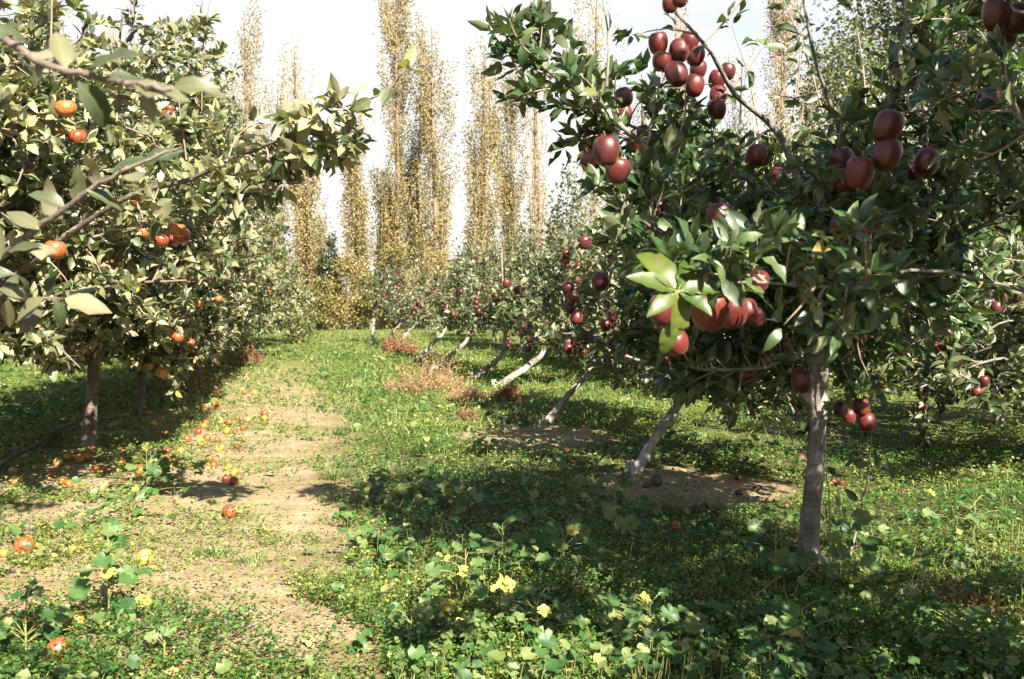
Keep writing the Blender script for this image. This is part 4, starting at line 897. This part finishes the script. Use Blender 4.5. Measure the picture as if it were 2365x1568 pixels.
tag(mbs.build('soil_crumbs', M_crumb, smooth=False), 'crumbs of dry earth scattered over the bare soil', 'soil crumbs', kind='stuff')

# ------------------------------------------------------------------ single plants
def mallow(vx, vy, h, nleaf, rad, label, group, spread=.12, big=.036, yellow=0.0, lean=(0, 0)):
    g0 = gnd(vx, vy); root = empty('mallow_plant', (g0[0], g0[1], gh(g0[0], g0[1]))); tag(root, label, 'mallow plant', group)
    st = MB(); fo_ = MB(); C = []; Rr = []
    P = catmull([(0, 0, -.01), (lean[0] * .4, lean[1] * .4, h * .5), (lean[0], lean[1], h)], 8); tube(st, P, [.004, .0022], 6)
    for k in range(nleaf):
        q = U(.08, 1) if k else 1; p = P[int(q * 7)]; az = U(0, 6.28); l = spread * U(.4, 1.1) * (1.2 - .6 * q)
        e = p + np.array([math.cos(az) * l, math.sin(az) * l, U(.01, .06)]); tube(st, catmull([p, (p + e) / 2 + [0, 0, .012], e], 5), [.0018, .0014], 4, cap=False)
        C.append(e); Rr.append(big * U(.5, 1.15) * (1.1 - .35 * q))
    C = np.array(C); Rr = np.array(Rr); n = len(C); rn = rng.random(n) * .92; rn[rng.random(n) < yellow * .6] = .998
    lobed(fo_, C, np.array([.1, -.55, .9]) + rvec(n) * .5, Rr, pts=28, rnd=rn); st.build('stem', M_stem, root); fo_.build('foliage', M_mallow, root); return root
G = 'tall mallow plants in the foreground'
mallow(252, 1440, .30, 22, 1, 'tall mallow with hairy stalk at lower left, standing over a red apple', G, .13, .042, .15)
mallow(60, 1500, .14, 22, 1, 'low spreading mallow in the lower left corner', G, .16, .03, .12)
mallow(380, 1530, .08, 10, 1, 'tiny mallow seedling on the bare soil right of the lower left mallow', G, .08, .024)
mallow(340, 1150, .22, 34, 1, 'bushy mallow left of the track with one pale flowering stalk', G, .22, .034, .1)
mallow(420, 1130, .16, 28, 1, 'low mallow touching the track beside the bushy mallow', G, .2, .03, .06)
mallow(300, 1200, .14, 24, 1, 'ragged mallow in front of the bushy mallow left of the track', G, .2, .03, .1)
mallow(1075, 1420, .24, 20, 1, 'mallow with bright yellow leaf in the sunlit centre foreground', G, .15, .042, .25)
mallow(1160, 1330, .20, 16, 1, 'mallow with pale leaves atop a straight stalk at centre', G, .12, .036, .25)
mallow(1420, 1260, .30, 12, 1, 'thin tall mallow in shade before the leaning trunk', G, .16, .045, .1)
mallow(1300, 1330, .18, 14, 1, 'shaded mallow between the sunlit centre and the thin tall one', G, .14, .04, .15)
mallow(1790, 1360, .24, 12, 1, 'large leaved mallow left of the upright trunk foot', G, .17, .052, .05)
mallow(1960, 1360, .26, 16, 1, 'dark mallow right of the upright trunk foot', G, .17, .046, .05)
mallow(1500, 1500, .16, 20, 1, 'low dark mallow at the bottom right of centre', G, .17, .036, .1)
mallow(1850, 1530, .18, 20, 1, 'shaded mallow at the bottom below the upright trunk', G, .17, .038, .1)
mallow(1240, 1480, .14, 22, 1, 'sunlit mallow at the bottom centre', G, .16, .034, .15)
mallow(950, 1480, .12, 22, 1, 'sunlit mallow at the bottom beside the track edge', G, .16, .03, .1)
mallow(1060, 1180, .16, 22, 1, 'shaded mallow behind the dock leaves', G, .18, .034, .05)
mallow(900, 1140, .13, 26, 1, 'mallow on the track edge beside the dark shadow', G, .18, .03, .03)
mallow(2200, 1500, .12, 20, 1, 'low mallow in the lower right corner', G, .2, .03, .05)
mallow(2250, 1210, .12, 14, 1, 'pale mallow in the sunlit clover at right', G, .2, .034, .05)

def dock(vx, vy, n, L, label, tilt=.6):
    g0 = gnd(vx, vy); root = empty('dock_plant', (g0[0], g0[1], gh(g0[0], g0[1]))); tag(root, label, 'dock plant', 'broad leaved docks beside the track')
    b = MB(); az = np.arange(n) * 2.4 + U(-.3, .3, n); A = np.stack([np.cos(az), np.sin(az), U(.35, 1.0, n) * tilt * 1.5], -1); N_ = np.stack([-np.cos(az) * .6, -np.sin(az) * .6 - .2, np.ones(n)], -1); LL = L * U(.7, 1.15, n)
    leaves(b, nrm(A) * .03, A, N_, LL, LL * U(.38, .5, n), fold=.3, curl=U(.3, 1.0, n), S=9, shape='dock', wavy=.3, rnd=rng.random(n) * .9)
    for q in range(n): tube(b, [(0, 0, 0), nrm(A[q][None])[0] * .035], [.003, .0022], 5, mat=1, cap=False)
    b.build('foliage', [M_mallow, M_stem], root)
dock(870, 1255, 9, .15, 'pale dock with broad ribbed leaves at the right edge of the track')
dock(905, 1310, 9, .13, 'dock with shaded leaves just in front of the pale dock')
dock(1000, 1460, 8, .12, 'sunlit dock among mallows at the bottom centre')
dock(1290, 1275, 7, .13, 'dark dock in shade at centre right')
dock(1720, 1440, 6, .16, 'big shaded dock leaning left of the upright trunk foot')

def tuft(vx, vy, n, h, label, rad=.05):
    g0 = gnd(vx, vy); root_z = gh(g0[0], g0[1]); b = MB(); az = U(0, 6.28, n); r = rad * np.sqrt(U(0, 1, n)); O = np.stack([np.cos(az) * r, np.sin(az) * r, np.zeros(n) - .005], -1)
    A = np.stack([np.cos(az) * U(.1, .8, n), np.sin(az) * U(.1, .8, n), np.ones(n)], -1); leaves(b, O, A, -O + rvec(n) * .02 + np.array([0, 0, .02]), h * U(.5, 1.2, n), U(.003, .006, n), fold=.3, curl=U(.3, 1.4, n), S=6, shape='grass', rnd=rng.random(n) * .8)
    o = b.build('grass_tuft', M_grass); o.location = (g0[0], g0[1], root_z); tag(o, label, 'grass tuft', 'grass tufts along the track'); return o
tuft(775, 1105, 150, .13, 'upright grass tuft at the track edge beside the dark shadow', .07)
tuft(500, 1270, 110, .07, 'pale grass tuft on the track in front of the red apple', .09)
tuft(590, 1290, 110, .06, 'spreading pale grass tuft in the middle of the track', .1)
tuft(1010, 1040, 260, .13, 'broad sunlit grass tuft beside the lone yellow leaf', .22)
tuft(770, 1195, 80, .05, 'short grass tuft on the right edge of the track', .1)
tuft(720, 1225, 80, .045, 'thin grass tuft on the track left of the dock', .1)
tuft(1140, 1440, 120, .12, 'long grass tuft between the sunlit mallows', .1)
tuft(2000, 1480, 140, .13, 'shaded grass tuft at the bottom right', .12)

def dryweed(vx, vy, wd, h, label, mat=M_redweed, n=110, per=26):
    h *= .95; g0 = gnd(vx, vy); root = empty('dry_weed', (g0[0], g0[1], gh(g0[0], g0[1]))); tag(root, label, 'dry weed', 'reddish dry weeds along the rows')
    st = MB(); b = MB(); O = []; sc = max(1, g0[1] / 9)
    for k in range(n):
        az = U(0, 6.28); r = wd / 2 * math.sqrt(U(0, 1)); p = np.array([math.cos(az) * r * .8, math.sin(az) * r * .6, 0]); e = np.array([math.cos(az) * r * 1.1 + U(-.05, .05), math.sin(az) * r * .8, h * U(.45, 1.45) * (1 - .75 * (2 * r / wd) ** 2)])
        P = catmull([p, (p + e) / 2 + rvec(1)[0] * .03, e], 5); tube(st, P, [.0022 * sc, .0012 * sc], 3, cap=False)
        j = U(.25, 1, per) * 4; a = np.minimum(j.astype(int), 3); f = (j - a)[:, None]; O.append(P[a] * (1 - f) + P[a + 1] * f + rng.normal(size=(per, 3)) * .022)
    O = np.concatenate(O); m_ = len(O); leaves(b, O, rvec(m_), rvec(m_), U(.010, .022, m_) * sc, U(.006, .012, m_) * sc, S=3)
    st.build('stem', M_stem_d, root); b.build('foliage', mat, root)
dryweed(990, 905, 1.0, .52, 'large pinkish dry weed clump at the foot of the leaning row')
dryweed(1080, 925, .5, .17, 'pale red dry weed beside the large pinkish clump')
dryweed(1175, 925, .3, .20, 'dark rust red weed under the third leaning trunk', M_redweed_d)
dryweed(920, 815, .8, .45, 'small rust red weed at the far leaning trunks', M_redweed_d, 80)
dryweed(1082, 965, .3, .16, 'tiny rust red weed standing alone near the hose', M_redweed_d, 30)
dryweed(440, 905, .7, .42, 'brown red dry weed under the left row', M_redweed_d, 50)
dryweed(555, 842, .9, .40, 'brown dry weed farther along under the left row', M_redweed_d, 45)
dryweed(2225, 1420, .22, .10, 'low red leaved weed in the clover at lower right', M_redweed_d, 34, 14)

# suckers and dead stalks at the foot of the upright tree
def sucker(pts, label, leafy=1, r=.006):
    P = np.array(pts); root = empty('sucker_shoot', tuple(P[0])); tag(root, label, 'sucker shoot', 'shoots at the foot of the upright tree')
    Q = catmull(P - P[0], 14); st = MB(); tube(st, Q, [r, r * .4], 6, bump=.05); T = Tree(0, (.05, .08))
    for k in range(7):
        p = Q[int(U(.3, .95) * 13)]; d = nrm(rvec(1)[0] + [0, 0, .5]); e = p + d * U(.05, .14); tube(st, [p, e], [.002, .0012], 4, cap=False)
        if leafy: T.rosette(e, d, 3)
    T.rosette(Q[-1], np.array([0, 0, 1.]), 3); st.build('stem', M_twig, root)
    c = MB(); leaves(c, np.concatenate(T.O), np.concatenate(T.A), np.concatenate(T.N), np.concatenate(T.L), np.concatenate(T.L) * .5, S=6, wavy=.2); c.build('foliage', M_leaf_r, root)
g1 = gnd(1960, 1290); d1 = g1[1]
sucker([g1, at(1985, 1190, d1), at(2005, 1090, d1), at(2012, 1000, d1)], 'tall thin sucker with few leaves right of the upright trunk')
g1 = gnd(1915, 1300); d1 = g1[1]
sucker([g1, at(1915, 1180, d1), at(1908, 1060, d1), at(1906, 960, d1)], 'slender sucker close against the right side of the upright trunk', r=.004)
b = MB()
for (x0, y0, x1, y1) in ((1880, 1330, 1760, 1375), (1870, 1335, 1800, 1345), (1860, 1340, 1730, 1400), (1800, 1350, 1790, 1320), (1880, 1330, 1830, 1390)):
    p, e = gnd(x0, y0), gnd(x1, y1); tube(b, catmull([p + [0, 0, .05], (p + e) / 2 + [0, 0, .06], e + [0, 0, .02]], 7), [.004, .002], 5)
tag(b.build('dead_stalk', M_stem_d), 'tangle of dead tan stalks at the foot of the upright trunk', 'dead stalk')

# ------------------------------------------------------------------ hoses
def hose(pts, r, label):
    P = catmull([gnd(*p) for p in pts], 40); P[:, 2] = gh(P[:, 0], P[:, 1]) + r + .012 + .02 * np.sin(np.linspace(0, 3.1, 40)); b = MB(); tube(b, P, [r], 10); tag(b.build('hose', M_hose), label, 'hose', 'black irrigation hoses')
hose([(1122, 955), (1148, 962), (1164, 980), (1156, 1004)], .016, 'thick curved grey black hose beside the second leaning trunk')
hose([(1150, 1050), (1175, 1068), (1205, 1086), (1232, 1106)], .008, 'thin grey hose in the weeds in front of the thick one')
hose([(-20, 1104), (30, 1068), (75, 1042), (118, 1012), (170, 985)], .014, 'black hose on the shaded ground at the left edge')
# fallen twigs on the soil
for pts, lab in (([(540, 1470), (600, 1430), (680, 1400)], 'thin dry twig on the track near the bottom'), ([(300, 1310), (360, 1290), (410, 1265)], 'dry twig behind the yellow apple'), ([(600, 855), (520, 850), (450, 850)], 'long bare twig lying under the left row')):
    P = catmull([gnd(*p) for p in pts], 10); P[:, 2] = gh(P[:, 0], P[:, 1]) + .008; b = MB(); tube(b, P, [.004, .002], 5, bump=.1); tag(b.build('twig', M_twig), lab, 'twig', 'twigs lying on the soil')

# ------------------------------------------------------------------ fallen apples
def fallen(vx, vy, px, kind, label, group=None, d=None):
    p = gnd(vx, vy + px * .42); dist = p[1]; dia = float(np.clip(px / 2.309 / FPX * dist, .045, .10))
    far = dist > 7.5; me = AP[kind + ('_far' if far else '')]; me = me[int(rng.integers(len(me)))]
    o = link('apple', me, None, (p[0], p[1], gh(p[0], p[1]) + dia * .39), (U(-1.2, 1.2), U(-1.2, 1.2), U(0, 6.28)), dia)
    if not far: link('stalk', STALK, o)
    tag(o, label, 'apple', group); return o
FL = 'fallen apples under the left row'; FR = 'fallen red apples under the right row'
o = fallen(55, 1250, 46, 'orange', 'large shiny orange red apple on the ground at the left edge', FL); o.rotation_euler = (.3, 1.2, 2)
o = fallen(335, 1280, 42, 'yellow', 'yellow apple with its eye turned up on bare soil left of the track', FL); o.rotation_euler = (-2.3, .2, 0)
fallen(530, 1168, 36, 'orange', 'red orange apple with a yellow leaf lying against it on the track', FL)
fallen(541, 1088, 24, 'yellow', 'round yellow apple, upper of three together on the track', FL)
fallen(540, 1112, 23, 'orange', 'dull orange apple just below the round yellow one on the track', FL)
fallen(521, 1106, 16, 'orange', 'small browned apple left of the round yellow one on the track', FL)
fallen(38, 1108, 31, 'orange', 'orange apple with yellow patch near the black hose at left', FL)
fallen(30, 1090, 20, 'yellow', 'dull yellow apple just behind the orange one near the hose', FL)
fallen(210, 1036, 22, 'orange', 'dark orange apple in shade against the leaning grey trunk', FL)
fallen(201, 1062, 25, 'orange', 'orange apple on pale soil in front of the leaning grey trunk', FL)
fallen(145, 1107, 21, 'orange', 'red apple in the pair lying in the left shade', FL)
fallen(160, 1116, 20, 'orange', 'orange apple in the pair lying in the left shade', FL)
fallen(10, 1272, 20, 'yellow', 'small yellow apple cut by the left edge of the picture', FL)
fallen(170, 1258, 18, 'yellow', 'small yellow brown apple above the tall lower left mallow', FL)
fallen(95, 1206, 17, 'yellow', 'left one of two small yellow apples behind the shiny orange apple', FL)
fallen(118, 1208, 18, 'yellow', 'right one of two small yellow apples behind the shiny orange apple', FL)
fallen(172, 1430, 46, 'yellow', 'yellow apple half hidden behind the tall lower left mallow', FL)
fallen(135, 1495, 62, 'mixed', 'big red and orange apple under the tall lower left mallow', FL)
fallen(320, 1016, 16, 'orange', 'orange apple on the soil right of the leaning grey trunk', FL)
fallen(610, 955, 17, 'orange', 'orange apple on top of a pair at the left edge of the far track', FL)
fallen(611, 966, 15, 'yellow', 'yellow apple at the bottom of a pair at the left edge of the far track', FL)
fallen(563, 1011, 13, 'orange', 'small orange apple alone on bare soil at the left edge of the track', FL)
gl = 'small fallen apple among many in the litter under the left row'
n_ = 0
while n_ < 88:
    y = 1 / U(1 / 17, 1 / 6.2); s = rng.normal(-1.1, .48)
    if s > -.35 or s < -2.4: continue
    x = s - ROW * y; vx, vy = proj(np.array([x, y, .03]))
    if min(abs(vx - a) + abs(vy - b_) for a, b_ in ((541, 1088), (610, 955), (210, 1036), (320, 1016), (563, 1011))) < 22: continue
    dia = U(.045, .072); kind = ['yellow', 'orange', 'brown', 'mixed', 'mixed'][int(rng.integers(5))]
    o = link('apple', AP[kind + '_far'][0], None, (x, y, gh(x, y) + dia * .36), (U(-1.2, 1.2), U(-1.2, 1.2), U(0, 6)), dia); tag(o, gl, 'apple', 'small fallen apples in the left row litter'); n_ += 1
fallen(1515, 1105, 32, 'red', 'big dark red apple on bare soil at the foot of the first leaning trunk', FR)
fallen(1494, 1116, 21, 'red', 'smaller red apple touching the big one at the leaning trunk', FR)
fallen(1704, 1097, 18, 'red', 'half eaten red apple at the right end of the bare soil', FR)
fallen(1705, 1134, 19, 'red', 'red apple in grass below the right end of the bare soil', FR)
fallen(1605, 1168, 19, 'red', 'left red apple of a pair in grass below the bare soil', FR)
fallen(1626, 1160, 19, 'red', 'right red apple of a pair in grass below the bare soil', FR)
fallen(1848, 1052, 23, 'red', 'red apple in clover just left of the upright trunk', FR)
fallen(1815, 1165, 19, 'red', 'red apple in sunlit weeds left of the upright trunk, lower down', FR)
fallen(1942, 1112, 20, 'red', 'bigger red apple of a pair right of the upright trunk', FR)
fallen(1924, 1110, 14, 'red', 'smaller red apple of a pair right of the upright trunk', FR)
fallen(1560, 1213, 32, 'orange', 'split orange red apple lying in the sunlit clover', FR)
fallen(1312, 1495, 32, 'red', 'dark red apple sunk in mallow at the bottom centre', FR)
fallen(1310, 1040, 15, 'red', 'small red apple on soil between the first two leaning trunks', FR)
fallen(1118, 937, 14, 'red', 'small red apple in grass above the thick hose', FR)
fallen(2360, 1540, 40, 'red', 'red apple cut by the lower right corner', FR)
fallen(1298, 1185, 16, 'red', 'small red apple in the shaded weeds at centre', FR)
fallen(2082, 1141, 17, 'red', 'red apple in the sunlit clover right of the suckers', FR)
fallen(1660, 1180, 15, 'red', 'small red apple in weeds right of the pair', FR)
fallen(1745, 1128, 14, 'red', 'tiny red apple in grass right of the bare soil', FR)
fallen(1240, 1255, 20, 'red', 'dark red apple under mallow leaves in deep shade', FR)
fallen(1425, 1150, 20, 'red', 'dark red apple in shade below the foot of the first leaning trunk', FR)
fallen(1345, 985, 13, 'red', 'tiny red apple in clover right of the second leaning trunk', FR)
fallen(1800, 1085, 14, 'red', 'small red apple in weeds between bare soil and upright trunk', FR)
fallen(1990, 1040, 15, 'red', 'small red apple in the clover behind the suckers', FR)

# ------------------------------------------------------------------ single fallen leaves
def fleaf(vx, vy, L, label, mat=M_yleaf, up=.03, az=None):
    p = gnd(vx, vy); b = MB(); az = U(0, 6.28) if az is None else az
    A = np.array([[math.cos(az), math.sin(az), .12]]); leaves(b, -A * L * .5, A, np.array([[.1, -.35, 1.]]), np.array([L]), np.array([L * .55]), fold=.35, curl=np.array([.7]), S=9, wavy=.25)
    tube(b, [-A[0] * L * .5, -A[0] * L * .72 + [0, 0, .004]], [.0014, .001], 4, mat=1, cap=False)
    o = b.build('fallen_leaf', [mat, M_stem]); o.location = (p[0], p[1], gh(p[0], p[1]) + up); tag(o, label, 'fallen leaf', 'single fallen leaves'); return o
fleaf(985, 1037, .10, 'yellow leaf lying on the sunlit grass tuft', up=.10)
fleaf(1137, 1135, .085, 'yellow leaf standing in the shaded weeds at centre', up=.07)
fleaf(962, 962, .09, 'pale yellow leaf on the far grass right of the track', up=.05)
fleaf(2147, 1160, .085, 'yellow leaf in the sunlit clover at right', up=.06)
fleaf(360, 1462, .055, 'cream leaf on bare soil in the foreground', up=.012, az=1.1)
fleaf(712, 1480, .075, 'curled tan leaf on the track near the bottom', M_litter, .02)
fleaf(90, 1254, .06, 'pale leaf against the shiny orange apple', up=.02, az=0)
fleaf(545, 1180, .075, 'yellow leaf leaning on the red orange apple on the track', up=.03, az=.4)
fleaf(325, 1198, .05, 'cream leaf in front of the ragged mallow', up=.03)
fleaf(1820, 1520, .10, 'olive yellow leaf in the shaded weeds at the bottom', up=.10)
fleaf(455, 1460, .06, 'brown leaf on bare soil right of the lower left mallow', M_litter, .012)
fleaf(530, 1515, .06, 'reddish brown leaf on the track at the bottom', M_litter, .012)
fleaf(400, 1560, .07, 'tan leaf at the bottom edge of the track', M_litter, .015)
fleaf(860, 1205, .05, 'tan leaf behind the pale dock', M_litter, .02)
fleaf(255, 1282, .05, 'brown leaf between the two large apples', M_litter, .012)
fleaf(1430, 1345, .05, 'dull yellow leaf in shade below the thin tall mallow', up=.10)
